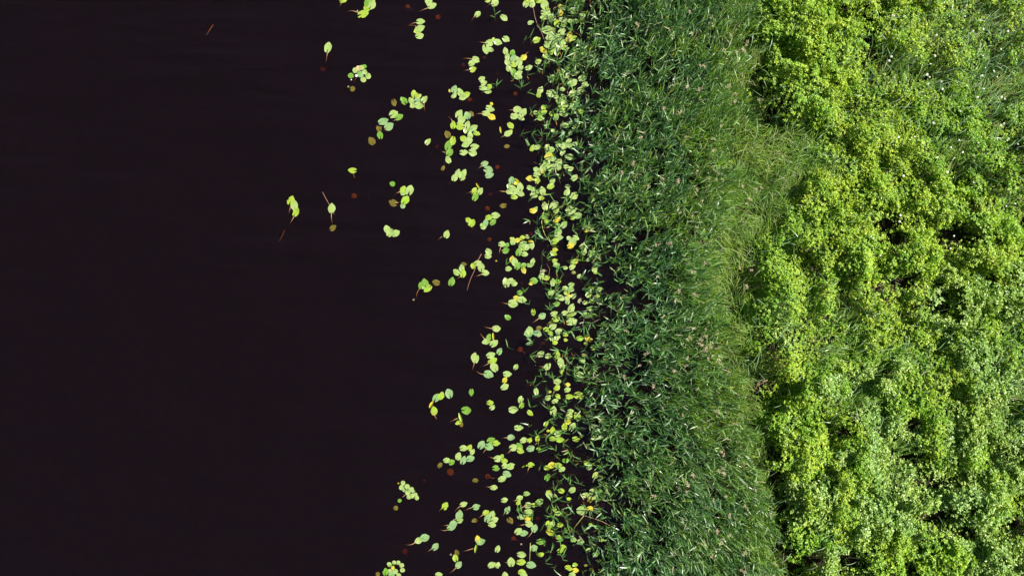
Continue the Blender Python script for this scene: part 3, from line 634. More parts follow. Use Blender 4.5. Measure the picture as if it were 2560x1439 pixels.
for i, p in enumerate(pads):
    shape = 'R' if 'R' in p['s'] else 'f' if 'f' in p['s'] else ''
    if p['type'] == 'sunk' and i % 3: shape = 'R'
    z = {'o': -.05, 'q': -.26, 'r': -.36}.get(p['c'], .004+.0035*p['k']+.001*(i % 3))
    if p['c'] == 'o' and p['ph'] is None: z = .006
    V, F, UV = pad_geo(p['L'], rnd, shape); X0, Y0, Z0 = W(p['x'], p['y'], z); an = math.radians(p['a'])
    if p['type'] == 'lily' and not p['own']:
        b0 = len(restV); c, s = math.cos(an), math.sin(an)
        restV += [(X0+v[0]*c-v[1]*s, Y0+v[0]*s+v[1]*c, Z0+v[2]) for v in V]; restF += [tuple(k+b0 for k in f) for f in F]; restUV += UV
        restM += ['gydbYoqrp'.index(p['c'])]*len(F); root = None; continue
    me = mesh('floating_leaf', V, F, PM[p['c']], True); add_uv(me, UV)
    name, cat, noun, grp = {'lily': ('lily_pad', 'lily pad', 'lily pad', 'lily pads floating off the reeds'), 'round': ('round_pad', 'round pad', 'round pad', 'small round pads in two patches'),
                            'sunk': ('sunken_leaf', 'sunken leaf', 'sunken leaf', 'brown leaves under the water')}[p['type']]
    if p['ph'] and len(groups[p['cid']]) > 1 and p['type'] == 'sunk' and any(o['type'] != 'sunk' for o in groups[p['cid']]): noun = 'sunken leaf'
    if p['st'] or p['type'] == 'sunk' and p['L'] > .11:
        root = empty(name, (X0, Y0, Z0), an); obj('leaf_blade', me, root)
        sx, sy = (p['st'] if p['st'] else (p['x']+rnd.uniform(-14, 14), p['y']+rnd.uniform(4, 16)))
        dep = -.10-.0016*math.hypot(sx-p['x'], sy-p['y']) if p['st'] else z-.25
        if p['x'] > 1300: dep = max(dep, -.16)
        ex, ey, ez = W(sx, sy, dep); c, s = math.cos(-an), math.sin(-an)
        def loc(x, y, zz): return ((x-X0)*c-(y-Y0)*s, (x-X0)*s+(y-Y0)*c, zz-Z0)
        if p['st']:
            # the stalk leaves the sinus and slopes gently down under the water
            s0 = (-p['L']*.06, 0, -.004); e0 = Vector(loc(ex, ey, ez)); bend = Vector((-e0.y, e0.x, 0))*rnd.uniform(-.12, .12)
            pts = [Vector(s0).lerp(e0, t)+bend*math.sin(math.pi*t)+Vector((0, 0, -ez*.45*math.sin(math.pi*t))) for t in (0, .15, .3, .45, .6, .8, 1)]
            pts = [Vector((q.x, q.y, min(q.z, -.006-Z0) if k else q.z)) for k, q in enumerate(pts)]
        else: pts = [(-.01, 0, -.003), (loc(ex, ey, z-.1)[0]*.5, loc(ex, ey, z)[1]*.5, -.1), loc(ex, ey, ez)]
        TV, TF = tube(pts, .0095, .006, 6); obj('stalk', mesh('stalk', TV, TF, M_stalk, True), root)
    else: root = obj(name, me, None, (X0, Y0, Z0), an)
    tag(root, padlabel(p, noun), cat, grp)
me = bpy.data.meshes.new('lily_pads'); me.from_pydata(restV, [], restF)
for k in 'gydbYoqrp': me.materials.append(PM[k])
me.polygons.foreach_set('material_index', restM); me.polygons.foreach_set('use_smooth', [True]*len(restF)); add_uv(me, restUV)
tag(obj('crowded_lily_pads', me), 'smaller and half hidden lily pads crowded along the reed edge', 'lily pads', kind='stuff')

# ------------------------------------------------------------ ribbons (leaves of reed and grass), vectorised
def ribbons(P, az, el, length, width, droop, seg=4, twist=None, roll=None):
    """P (n,3) base points; az/el start direction; droop = how much the elevation drops along the blade"""
    n = len(P); t = np.linspace(0, 1, seg+1)
    prof = np.interp(t, [0, .25, .6, 1], [.55, 1, .8, .03])
    pts = np.zeros((n, seg+1, 3)); pts[:, 0] = P; rl = np.zeros(n) if roll is None else roll
    out = np.zeros((n, seg+1, 2, 3)); tw = np.zeros(n) if twist is None else twist
    for k in range(seg+1):
        e = el-droop*t[k]; a = az+tw*t[k]
        d = np.stack([np.cos(e)*np.cos(a), np.cos(e)*np.sin(a), np.sin(e)], 1)
        if k: pts[:, k] = pts[:, k-1]+d*(length/seg)[:, None]
        side = np.stack([-np.sin(a), np.cos(a), np.zeros(n)], 1); up = np.cross(d, side)
        sv = side*np.cos(rl)[:, None]+up*np.sin(rl)[:, None]
        h = (width*prof[k]/2)[:, None]; out[:, k, 0] = pts[:, k]-sv*h; out[:, k, 1] = pts[:, k]+sv*h
    V = out.reshape(-1, 3); m = (seg+1)*2
    b = (np.arange(n)*m)[:, None]+(np.arange(seg)*2)[None]; b = b.ravel()
    return V, np.stack([b, b+1, b+3, b+2], 1)
def join(parts):
    Vs, Qs, o = [], [], 0
    for V, Q in parts: Vs.append(V); Qs.append(Q+o); o += len(V)
    return np.concatenate(Vs), np.concatenate(Qs)
def stems(P0, P1, r):               # thin 3-sided prisms, n at once
    n = len(P0); d = P1-P0; d /= np.linalg.norm(d, axis=1)[:, None]+1e-9
    a = np.cross(d, np.array([1.0, .03, 0])); a /= np.linalg.norm(a, axis=1)[:, None]+1e-9; b = np.cross(d, a); V = np.zeros((n, 2, 3, 3))
    for k in range(3):
        t = 2.094*k; o = a*math.cos(t)+b*math.sin(t); V[:, 0, k] = P0+o*r; V[:, 1, k] = P1+o*(r*.5)
    bs = np.arange(n)*6; Q = np.concatenate([np.stack([bs+k, bs+(k+1) % 3, bs+3+(k+1) % 3, bs+3+k], 1) for k in range(3)])
    return V.reshape(-1, 3), Q

# shaded pits in the growth, in photo pixels (x, y, half width, half height)
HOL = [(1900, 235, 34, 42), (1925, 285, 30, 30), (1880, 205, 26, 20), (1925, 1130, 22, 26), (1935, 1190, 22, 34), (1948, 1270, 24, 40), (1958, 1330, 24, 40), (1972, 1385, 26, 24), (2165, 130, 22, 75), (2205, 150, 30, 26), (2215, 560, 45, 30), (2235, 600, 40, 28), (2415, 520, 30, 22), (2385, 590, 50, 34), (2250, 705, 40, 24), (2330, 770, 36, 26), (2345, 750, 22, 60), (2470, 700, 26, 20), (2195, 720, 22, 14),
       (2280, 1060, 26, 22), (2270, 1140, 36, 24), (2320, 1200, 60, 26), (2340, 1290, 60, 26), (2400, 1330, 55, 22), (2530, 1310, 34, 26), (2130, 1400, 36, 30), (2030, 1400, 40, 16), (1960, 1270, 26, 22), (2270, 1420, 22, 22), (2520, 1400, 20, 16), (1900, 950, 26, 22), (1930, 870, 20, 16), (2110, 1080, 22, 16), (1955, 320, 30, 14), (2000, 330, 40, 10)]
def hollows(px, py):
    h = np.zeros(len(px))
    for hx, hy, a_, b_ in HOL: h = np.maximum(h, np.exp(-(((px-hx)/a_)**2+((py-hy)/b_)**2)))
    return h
# reed bed -----------------------------------------------------
RY = [-400, 0, 150, 300, 500, 600, 700, 800, 900, 1000, 1100, 1200, 1300, 1439, 1900]
RL = [1430, 1425, 1445, 1450, 1455, 1490, 1510, 1495, 1485, 1470, 1475, 1495, 1530, 1500, 1520]   # where the bed closes up
RR = [1860, 1870, 1850, 1850, 1800, 1790, 1790, 1800, 1820, 1850, 1880, 1905, 1935, 1960, 1990]   # landward edge
def U(n, a, b): return RNG.uniform(a, b, n)
n = 62000; px = U(n, 1340, 2010); py = U(n, -230, 1680)
l_, r_ = np.interp(py, RY, RL), np.interp(py, RY, RR)
wob = (vnoise(px, py, 55, 21)-.5)*110+(vnoise(px, py, 20, 22)-.5)*50
dens = np.clip((px+wob*1.3-(l_-185))/235, 0, 1)**1.8*(.75+.5*vnoise(px, py, 95, 27))*np.clip((r_-px+wob*.6)/45+.5, 0, 1)
hole = vnoise(px, py, 42, 23)*.6+vnoise(px, py, 14, 24)*.4
inner = np.clip((px-l_+30)/260, 0, 1)
dens = dens*np.clip((hole-.36+.20*inner)*7, .0, 1)*(.17+.16*inner)
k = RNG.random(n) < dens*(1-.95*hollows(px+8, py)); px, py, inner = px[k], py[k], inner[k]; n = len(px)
x = (px-1280)/100; y = (719.5-py)/100
hgt = (.30+.55*inner)*U(n, .65, 1.2)*(1+.35*(vnoise(px, py, 120, 25)-.5)); z0 = terrain_z(x, y)
k0 = (CAM_H-hgt*.8)/CAM_H; x *= k0; y *= k0
lean = U(n, 0, .20); la = U(n, 0, 6.283); P0 = np.stack([x, y, np.minimum(z0, 0)-.02], 1)
P1 = np.stack([x+np.cos(la)*lean*hgt, y+np.sin(la)*lean*hgt, hgt], 1); parts = [stems(P0, P1, .0035)]
low = inner < .0
NLV = 6
for j in range(NLV):
    f = .48+.54*j/(NLV-1)*1.0; f = min(f, 1)
    B_ = P0+(P1-P0)*np.clip(f+U(n, -.06, .0), .1, 1)[:, None]
    az = la*0+U(n, 0, 6.283); bias = RNG.random(n) < .4+.25*inner; az = np.where(bias, RNG.normal(0, .5, n)+np.interp(py, [0, 500, 900, 1439], [1.0, .7, .1, -.85]), az)
    el = U(n, .25, 1.15) if j < NLV-2 else U(n, .7, 1.4)
    ln = U(n, .14, .29)*(.95+.2*inner); wd = U(n, .024, .044)*(1.05-.36*inner)
    sel = RNG.random(n) < (.95 if j > 1 else .35)
    parts.append(ribbons(B_[sel], az[sel], el[sel], ln[sel], wd[sel], U(n, .0, .8)[sel], 3, U(n, -.2, .2)[sel], U(n, -.9, .9)[sel]))
V, Q = join(parts)
vx = V[Q[:, 0]]; qx = vx[:, 0]*100+1280; qy = 719.5-vx[:, 1]*100
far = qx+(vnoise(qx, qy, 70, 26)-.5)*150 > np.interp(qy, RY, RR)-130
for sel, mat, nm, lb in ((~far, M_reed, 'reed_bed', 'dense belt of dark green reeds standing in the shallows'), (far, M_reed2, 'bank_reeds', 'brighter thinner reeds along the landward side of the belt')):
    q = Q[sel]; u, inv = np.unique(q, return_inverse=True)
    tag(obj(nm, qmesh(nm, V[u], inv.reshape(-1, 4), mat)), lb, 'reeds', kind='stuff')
print('reeds', n, len(Q))

# fine grass between reeds and herbs -----------------------------
n = 150000; px = U(n, 1620, 2160); py = U(n, -230, 1680)
GC = np.interp(py, [-400, 0, 200, 300, 400, 500, 600, 700, 800, 900, 1000, 1200, 1439, 1900], [1880, 1880, 1850, 1880, 1920, 1900, 1850, 1800, 1800, 1860, 1850, 1880, 1930, 1980])
pxc = 0; GW = np.interp(py, [-400, 0, 200, 300, 400, 500, 600, 700, 800, 900, 1439, 1900], [45, 50, 80, 115, 140, 130, 110, 95, 70, 40, 35, 35])
dens = np.clip(1.25-np.abs(px-GC+(vnoise(px, py, 60, 31)-.5)*60)/GW, 0, 1)*.8
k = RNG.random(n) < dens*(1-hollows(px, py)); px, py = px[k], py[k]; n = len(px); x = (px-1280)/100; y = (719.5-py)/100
P = np.stack([x, y, np.maximum(terrain_z(x, y), -.05)+U(n, 0, .22)], 1)
comb = vnoise(px, py, 60, 32)*6-1.2+.8*(vnoise(px, py, 22, 33)-.5); az = comb+RNG.normal(0, .7, n)
V, Q = ribbons(P, az, U(n, .5, 1.3), U(n, .18, .48), U(n, .006, .012), U(n, .5, 1.6), 5, U(n, -.6, .6), U(n, -.8, .8))
tag(obj('fine_grass', qmesh('fine_grass', V, Q, M_grass)), 'fine yellow green grass along the inner edge of the reeds', 'grass', kind='stuff')
print('grass', n)

# leafy herbs ------------------------------------------------
HY = [-400, 0, 100, 200, 300, 400, 500, 600, 700, 800, 900, 1000, 1100, 1200, 1300, 1439, 1900]
HL = [1930, 1915, 1905, 1925, 1985, 2030, 1960, 1900, 1860, 1850, 1870, 1895, 1905, 1920, 1950, 1985, 2010]   # left edge of the herbs
def leaflets(Cn, nrm, size, per, spread, aspect=.62, tilt=.5):
    """rosettes: per leaflets round each centre; each leaflet is 2 quads folded on its midrib"""
    n = len(Cn); C = np.repeat(Cn, per, 0); m = n*per; s = np.repeat(size, per)*RNG.uniform(.65, 1.2, m)
    az = np.tile(np.arange(per)*2*math.pi/per, n)+np.repeat(RNG.uniform(0, 6.283, n), per)+RNG.normal(0, .3, m)
    el = RNG.normal(.15, tilt, m); d = np.stack([np.cos(el)*np.cos(az), np.cos(el)*np.sin(az), np.sin(el)], 1)
    nn = np.repeat(nrm, per, 0)+RNG.normal(0, .45, (m, 3))*.8; d -= nn*(np.sum(d*nn, 1)/np.sum(nn*nn, 1))[:, None]*.7
    d /= np.linalg.norm(d, axis=1)[:, None]+1e-9
    sd_ = np.cross(nn, d); sd_ /= np.linalg.norm(sd_, axis=1)[:, None]+1e-9; up = np.cross(d, sd_)
    b = C+d*(s*spread)[:, None]; hw = (s*aspect/2)[:, None]; S1 = s[:, None]
    v = np.stack([b, b+d*S1*.35+sd_*hw+up*hw*.25, b+d*S1*.8+sd_*hw*.7+up*hw*.2, b+d*S1, b+d*S1*.8-sd_*hw*.7+up*hw*.2, b+d*S1*.35-sd_*hw+up*hw*.25], 1)
    o = np.arange(m)*6; Q = np.concatenate([np.stack([o, o+1, o+2, o+3], 1), np.stack([o, o+3, o+4, o+5], 1)])
    return v.reshape(-1, 3), Q
# shrubs: (px, py, radius px, height m, leaf size cm, mat, label)
SH = [
 (2010, 75, 115, .85, 4.6, 'h', 'upper lobe of bright bushes beside the reeds at the top'),
 (2030, 205, 120, .95, 4.6, 'h', 'big lime green bush right of the dark notch in the reeds'),
 (2125, 120, 80, .80, 4.8, 'h', 'rounded bush left of the dark slot near the top'),
 (1935, 195, 50, .45, 4.2, 'h', 'small bush poking into the dark notch in the reeds'),
 (2255, 60, 85, .55, 4.4, 'h', 'low bush right of the dark slot at the top'),
 (2120, 395, 90, .55, 4.6, 'h', 'flat bright bush below the brown bare patch'),
 (2230, 330, 80, .45, 4.2, 'h', 'low bush among tall grass, upper right'),
 (2365, 300, 90, .5, 4.0, 'h', 'small leaved bush sprinkled with white flowers'),
 (2060, 520, 85, .65, 5.0, 'h', 'bush with bluish grass blades at its left'),
 (2175, 505, 75, .75, 5.2, 'h', 'bush above the first dark pit of the centre right'),
 (2150, 640, 75, .80, 5.4, 'h', 'lime bush between two dark pits, centre right'),
 (2265, 640, 80, .95, 5.4, 'h', 'tall lime ridge bush right of a dark pit'),
 (2330, 515, 85, .75, 5.0, 'h', 'pale bush left of the upper black hollow'),
 (2450, 600, 95, .95, 5.0, 'h', 'pale bush right of the upper black hollow'),
 (2395, 760, 95, 1.0, 5.2, 'b', 'large pale bush by the deepest black hollow'),
 (2520, 735, 90, .85, 5.0, 'b', 'pale bush at the right edge, halfway down'),
 (2300, 800, 70, .7, 5.2, 'h', 'bush left of the deepest black hollow'),
 (1975, 740, 75, .4, 4.2, 'h', 'low vivid bush beside the purple flowers'),
 (2190, 850, 80, .5, 4.4, 'h', 'low bush below the brown thatch'),
 (2430, 905, 90, .8, 5.2, 'b', 'pale bush right of centre in lower half'),
 (2060, 960, 80, .5, 4.6, 'h', 'vivid low bush right of the bare twigs'),
 (2250, 985, 85, .65, 5.0, 'h', 'bush with a dark slot on its lower left'),
 (2010, 1120, 90, .75, 5.4, 'h', 'bush on the bank edge, lower part of the photo'),
 (2135, 1150, 85, .7, 6.0, 'b', 'bush of glossy bluish leaves, lower right'),
 (2400, 1080, 95, .85, 5.2, 'b', 'large pale bush above the long dark gap'),
 (2540, 1150, 80, .85, 5.2, 'b', 'bush at the right edge above the corner hollow'),
 (2040, 1250, 90, .7, 6.4, 'b', 'broad leaved bush above the lower left hollow'),
 (2170, 1290, 85, .75, 6.4, 'b', 'broad leaved bush with yellowing leaves'),
 (2285, 1210, 80, .8, 5.6, 'b', 'bush between two diagonal dark gaps, lower right'),
 (2440, 1245, 90, .95, 6.2, 'b', 'tall bush left of the black corner hollow'),
 (2010, 1330, 65, .5, 5.0, 'h', 'lime bush by the reeds near the bottom'),
 (2200, 1400, 85, .7, 5.4, 'h', 'bush at the bottom edge right of a dark pit'),
 (2340, 1370, 85, .8, 5.2, 'h', 'bush at the bottom edge, farther right'),
 (2475, 1400, 85, .85, 5.2, 'b', 'bush in the bottom right corner'),
]
def canopy(n_ros, cx, cy, R, H, seed, base, leafsz, per):
    ang = RNG.uniform(0, 6.283, n_ros); u = RNG.random(n_ros)**.5
    rr = R*(1+.28*(vnoise(np.cos(ang)*2+seed*3, np.sin(ang)*2, .8, seed)-.5)*2+.15*(vnoise(ang*3, ang*0, 1, seed+1)-.5)*2)
    dx = np.cos(ang)*u*rr; dy = np.sin(ang)*u*rr; prof = (1-u**2.4)**.6
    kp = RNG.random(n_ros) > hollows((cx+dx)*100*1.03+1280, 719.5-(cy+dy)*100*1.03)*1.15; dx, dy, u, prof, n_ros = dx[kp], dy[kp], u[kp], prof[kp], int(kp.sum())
    lump = .6+.55*vnoise(cx+dx, cy+dy, .27, seed+2)+.18*vnoise(cx+dx, cy+dy, .12, seed+3)
    z = base+H*prof*lump; depth = RNG.exponential(.07, n_ros)*(RNG.random(n_ros) < .8); z = np.maximum(z-depth, base+.03)
    nrm = np.stack([dx/R*.5+.75*sd.x, dy/R*.5+.75*sd.y, np.full(n_ros, .8)], 1); nrm /= np.linalg.norm(nrm, axis=1)[:, None]
    return leaflets(np.stack([dx, dy, z], 1), nrm, np.full(n_ros, leafsz), per, .12)
for i, (px_, py_, rp, H, lf, mt, lab) in enumerate(SH):
    H *= .85
    kx = (CAM_H-H*.7)/CAM_H; cx = (px_-1280)/100*kx; cy = (719.5-py_)/100*kx; R = rp/100*1.02
    base = float(terrain_z(np.array([cx]), np.array([cy]))[0]); root = empty('leafy_bush', (cx, cy, base))
    per = 6 if mt == 'h' else 5; nr = int(math.pi*R*R*2.9/(per*.5*(lf/100)**2)/1.0)
    V, Q = canopy(nr, cx, cy, R, H, 40+i*4, 0, lf/100, per)
    obj('foliage', qmesh('foliage', V, Q, M_herb if mt == 'h' else M_broad), root)
    ns = 26; a_ = RNG.uniform(0, 6.28, ns); rr_ = RNG.random(ns)**.5*R*.8
    P1_ = np.stack([np.cos(a_)*rr_, np.sin(a_)*rr_, H*.8*(1-(rr_/R)**2)], 1); P0_ = P1_*np.array([.45, .45, 0])+np.array([0, 0, -.05])
    V, Q = stems(P0_, P1_, .006); obj('stems', qmesh('stems', V, Q, M_stem), root)
    tag(root, lab, 'bush', 'leafy bushes on the bank')
# continuous herb carpet around and below the bushes
n = 125000; px = U(n, 1820, 2860); py = U(n, -260, 1700)
hl = np.interp(py, HY, HL)+(vnoise(px, py, 30, 51)-.5)*50
k = (px > hl); px, py = px[k], py[k]
hollow = np.zeros(len(px))
hollow = hollows(px, py)
k = RNG.random(len(px)) > hollow*1.1; px, py, hollow = px[k], py[k], hollow[k]; n = len(px)
x = (px-1280)/100; y = (719.5-py)/100
hf = (.10+.58*vnoise(px, py, 46, 52)**1.6+.18*vnoise(px, py, 17, 53))*(1-.75*hollow)*np.clip((px-np.interp(py, HY, HL))/80+.35, .2, 1)
depth = RNG.exponential(.045, n); z = terrain_z(x, y)+np.maximum(hf-depth, .02); kk = (CAM_H-z)/CAM_H; x, y = x*kk, y*kk
broad = (vnoise(px, py, 140, 54)+(py-900)/1500+(px-2200)/2500 > .62)
nrm = np.tile(np.array([.8*sd.x, .8*sd.y, .8]), (n, 1))
GP = [(2260, 175, 75, 60), (2330, 90, 60, 45), (2480, 60, 110, 60), (2500, 210, 90, 90), (2190, 290, 60, 40), (2070, 400, 70, 40), (2400, 380, 80, 50), (2540, 930, 50, 110), (2215, 890, 60, 45), (2120, 790, 60, 30), (1960, 800, 50, 50), (2080, 880, 50, 40), (2330, 960, 60, 35), (2130, 1010, 50, 30), (2230, 1120, 40, 30), (1985, 330, 40, 20), (2560, 480, 50, 70)]
def gpatch(px, py):
    g = np.zeros(len(px))
    for a_, b_, s1, s2 in GP: g = np.maximum(g, np.exp(-(((px-a_)/s1)**2+((py-b_)/s2)**2)))
    return g*np.clip(.4+1.3*vnoise(px, py, 35, 57), 0, 1.2)
keepc = RNG.random(n) > gpatch(px, py)*.75
for sel, mat, nm, lab, per, lf in ((~broad & keepc, M_herb, 'herb_carpet', 'carpet of small lime green leaves between the bushes', 6, .043), (broad & keepc, M_broad, 'broad_herb_carpet', 'carpet of paler rounder leaves in the lower right', 5, .056)):
    V, Q = leaflets(np.stack([x, y, z], 1)[sel], nrm[sel], lf*U(sel.sum(), .7, 1.2), per, .12)
    tag(obj(nm, qmesh(nm, V, Q, mat)), lab, 'ground cover', kind='stuff'); print(nm, len(Q))
n = 90000; px = U(n, 1880, 2800); py = U(n, -260, 1700); k = RNG.random(n) < gpatch(px, py)*.8; px, py = px[k], py[k]; n = len(px)
x = (px-1280)/100; y = (719.5-py)/100
z = terrain_z(x, y)+.10+U(n, 0, .30); kk = (CAM_H-z)/CAM_H
V, Q = ribbons(np.stack([x*kk, y*kk, z], 1), RNG.normal(.7, .5, n)+(vnoise(px, py, 70, 62)-.5)*2, U(n, .3, 1.1), U(n, .2, .42), U(n, .007, .014), U(n, .2, 1.2), 4, U(n, -.4, .4), U(n, -.8, .8))
tag(obj('meadow_grass', qmesh('meadow_grass', V, Q, M_grass)), 'soft combed grass filling the patches between herbs', 'grass', kind='stuff'); print('meadow', n)
# long grass blades lying through the herbs: bluish near the reeds, dense towards the top right
n = 30000; px = U(n, 1850, 2800); py = U(n, -260, 1700)
hl = np.interp(py, HY, HL)
dn = .055*np.exp(-((px-hl-70)/150)**2)+.40*np.clip((px-2330)/200, 0, 1)*np.clip((520-py)/350, 0, 1)+.30*np.exp(-(((px-2330)/150)**2+((py-170)/150)**2))+.10*np.exp(-(((px-2220)/130)**2+((py-860)/120)**2))+.25*np.exp(-(((px-2530)/60)**2+((py-930)/160)**2))+.012
dn *= (.3+1.4*vnoise(px, py, 60, 61))*1.25
k = RNG.random(n) < dn; px, py = px[k], py[k]; n = len(px); x = (px-1280)/100; y = (719.5-py)/100
P = np.stack([x, y, terrain_z(x, y)+.25+U(n, 0, .4)], 1)*1.0; P[:, :2] *= ((CAM_H-P[:, 2])/CAM_H)[:, None]
az = np.where(RNG.random(n) < .6, RNG.normal(.75, .45, n), U(n, 0, 6.283))
V, Q = ribbons(P, az, U(n, .4, 1.2), U(n, .18, .42), U(n, .007, .016), U(n, .3, 1.3), 4, U(n, -.4, .4), U(n, -.8, .8))
tag(obj('long_grass', qmesh('long_grass', V, Q, M_gblade)), 'long bluish grass blades lying through the herbs', 'grass', kind='stuff')
print('long', n)

# ------------------------------------------------------------ single reed shoots in open water
TUFT = """1200 0|645,620 775,640 860,1080 940,1050 1050,980 500,1200 710,1130 245,1300 610,1330 700,1380 1240,1230 1100,1250 1080,900 1160,950 1240,900 1330,830 1180,20 1285,30 1380,30 225,275
1150 200|1070,500 1260,600 1400,430 900,840 1070,840 1010,990 1240,860 1500,920 1570,750 1270,730
1050 400|1620,640 1650,910 1730,1070 1745,1170 1440,1260 1840,1150 1930,1130 2000,780 1760,440 1860,250 2060,1050 1910,500
1000 560|2230,560 1870,980 1880,1200 1930,1200 2080,770 2130,900 2330,960 1590,590 2350,740 2290,1090
1150 760|1040,540 1055,620 1050,760 720,640 1670,440 1600,700 1560,260 1220,1070 1330,1040 1240,1130 1015,1170 1085,1190 1080,1360 1470,680 1380,780 1480,1090 1350,1310
1050 940|1660,480 1890,480 2010,600 1625,720 1690,900 1790,840 1900,900 1760,1000 1770,1110 1990,1090 2190,400 2180,560 1990,670
1200 1080|1000,50 1220,650 1060,660 1100,780 1160,1010 890,1090 980,1180 570,1190 1240,1180 1380,1220 1070,1230 1330,770 1480,740
1200 1240|600,230 760,310 970,410 990,690 980,950 1080,830 1140,1050 1205,870 1160,620 1310,530 1300,360 830,830 1130,480"""
rnd = random.Random(9); tufts = []
for ln in TUFT.split('\n'):
    h, t = ln.split('|'); ox, oy = map(float, h.split())
    for s in t.split(): x_, y_ = map(float, s.split(',')); tufts.append((ox+x_/5.995, oy+y_/5.995))
for a_ in range(34): tufts.append((1375+rnd.random()*60, rnd.random()*1439))
opens = [p for p in pads if p['ph'] and p['type'] == 'lily']
for (tx, ty) in tufts:
    hh = rnd.uniform(.18, .42)*(1.15 if tx > 1360 else .9); X0, Y0, _ = W(tx, ty, hh*.3)
    root = empty('reed_shoot', (X0, Y0, 0)); la_ = rnd.uniform(0, 6.28); q = rnd.uniform(0, .35)*hh
    top = Vector((math.cos(la_)*q, math.sin(la_)*q, hh))
    V, F = tube([(0, 0, -.14), (0, 0, 0), top*.5+Vector((0, 0, .01)), top], .004, .0025, 5); obj('stem', mesh('stem', V, F, M_stem, True), root)
    nl = rnd.choice([2, 3, 4, 5]); mb = rnd.gauss(1.2, .7)
    for j in range(nl):
        f = .35+.65*j/max(1, nl-1); bp = np.array([top*f])
        V, Q = ribbons(bp, np.array([mb+rnd.gauss(0, 1.0)]), np.array([rnd.uniform(.35, 1.1)]), np.array([rnd.uniform(.14, .30)]), np.array([rnd.uniform(.016, .03)]), np.array([rnd.uniform(0, .9)]), 4, np.array([rnd.uniform(-.3, .3)]), np.array([rnd.uniform(-.8, .8)]))
        obj('leaf', qmesh('leaf', V, Q, M_reed), root)
    if rnd.random() < .3:
        V, Q = ribbons(np.array([(0, 0, .006)]), np.array([rnd.uniform(3, 5.5)]), np.array([.05]), np.array([.09]), np.array([.014]), np.array([0.0]), 3)
        obj('withered_leaf', qmesh('withered_leaf', V, Q, M_redleaf), root)
    nb = min(opens, key=lambda p: (p['x']-tx)**2+(p['y']-ty)**2)
    if math.hypot(nb['x']-tx, nb['y']-ty) < 45 and tx < 1385: lb = '%s-leaved reed shoot by %s' % (['', '', 'two', 'three', 'four', 'five'][nl], nb['ph'])
    else: lb = '%s-leaved reed shoot at the reed edge, %d%% down and %.1f%% across' % (['', '', 'two', 'three', 'four', 'five'][nl], round(ty/14.39), tx/25.6)
    tag(root, uniq(lb, tx, ty), 'reed shoot', 'single reed shoots standing in the water')

# ------------------------------------------------------------ floating sticks and loose stems (polylines in photo pixels)
ST = [
 ([(1203.5, 634, 0), (1194, 652, 0), (1186, 676, 0), (1177, 695, 0), (1171, 712, 0), (1167.5, 726, 0)], .0085, 'r', 'long dark red stick crossing an arc of pads'),
 ([(806, 480, -.01), (815, 497, -.02), (824, 513, -.03), (836, 536, -.05)], .006, 's', 'thin brown stick leaning past a single upright pad'),
 ([(1333, 20, .01), (1337, 42, .01), (1343, 62, .01), (1353, 80, .01), (1362, 103, .02), (1368, 125, .02)], .007, 's', 'jointed tan stem near the top between pads'),
 ([(1365, 521, .01), (1356, 535, .01), (1354, 556, .01), (1357, 573, .01), (1364, 590, .01), (1375, 604, .02)], .008, 'y', 'curved yellow stem looping beside the reed edge'),
 ([(1413, 890, .01), (1424, 903, .012), (1436, 918, .01)], .009, 'w', 'pinkish white stick lying at the reed edge'),
 ([(1418, 880, .0), (1417, 915, .0), (1415, 955, 0)], .004, 'r', 'thin straight dark stem beside the pinkish stick'),
 ([(1445, 1285, .03), (1465, 1289, .05), (1487, 1296, .07), (1505, 1302, .09), (1525, 1313, .1)], .009, 's', 'reddish stick leaning into the reeds near the bottom'),
 ([(1463, 1284, .05), (1452, 1297, .04), (1440, 1312, .02), (1428, 1330, .0)], .008, 'y', 'olive stick crossing below the reddish stick'),
 ([(1326, 1355, .03), (1325, 1375, .02), (1324, 1402, .0)], .007, 'y', 'straight yellow stem above a bluish pad'),
 ([(1454, 943, .01), (1460, 957, .01)], .006, 'w', 'short pale stem under an oval pad'),
 ([(698, 603, -.12), (705, 590, -.13), (712, 575, -.15)], .006, 's', 'faint short stick alone in the dark water'),
 ([(516, 88, -.12), (525, 74, -.12), (533, 62, -.13)], .009, 's', 'faint grey streak of a stick, upper left water'),
 ([(1360, 712, .0), (1371, 695, .01), (1374, 672, .02), (1366, 658, .02)], .006, 'r', 'kinked red stem beside a bent shoot'),
 ([(1548, 1080, .3), (1575, 1092, .35), (1600, 1100, .38)], .006, 's', 'brown twig lodged in the reeds, lower part'),
]
for pl, r0, c, lb in ST:
    pts = [Vector(W(a_, b_, h+.006)) for a_, b_, h in pl]; o0 = pts[0].copy(); V, F = tube([q-o0 for q in pts], r0, r0*.7, 6)
    o = obj('floating_stick', mesh('floating_stick', V, F, {'r': M_rstick, 's': M_stick, 'y': M_ystick, 'w': M_wood}[c], True), None, o0); tag(o, lb, 'stick', 'loose sticks and stems')
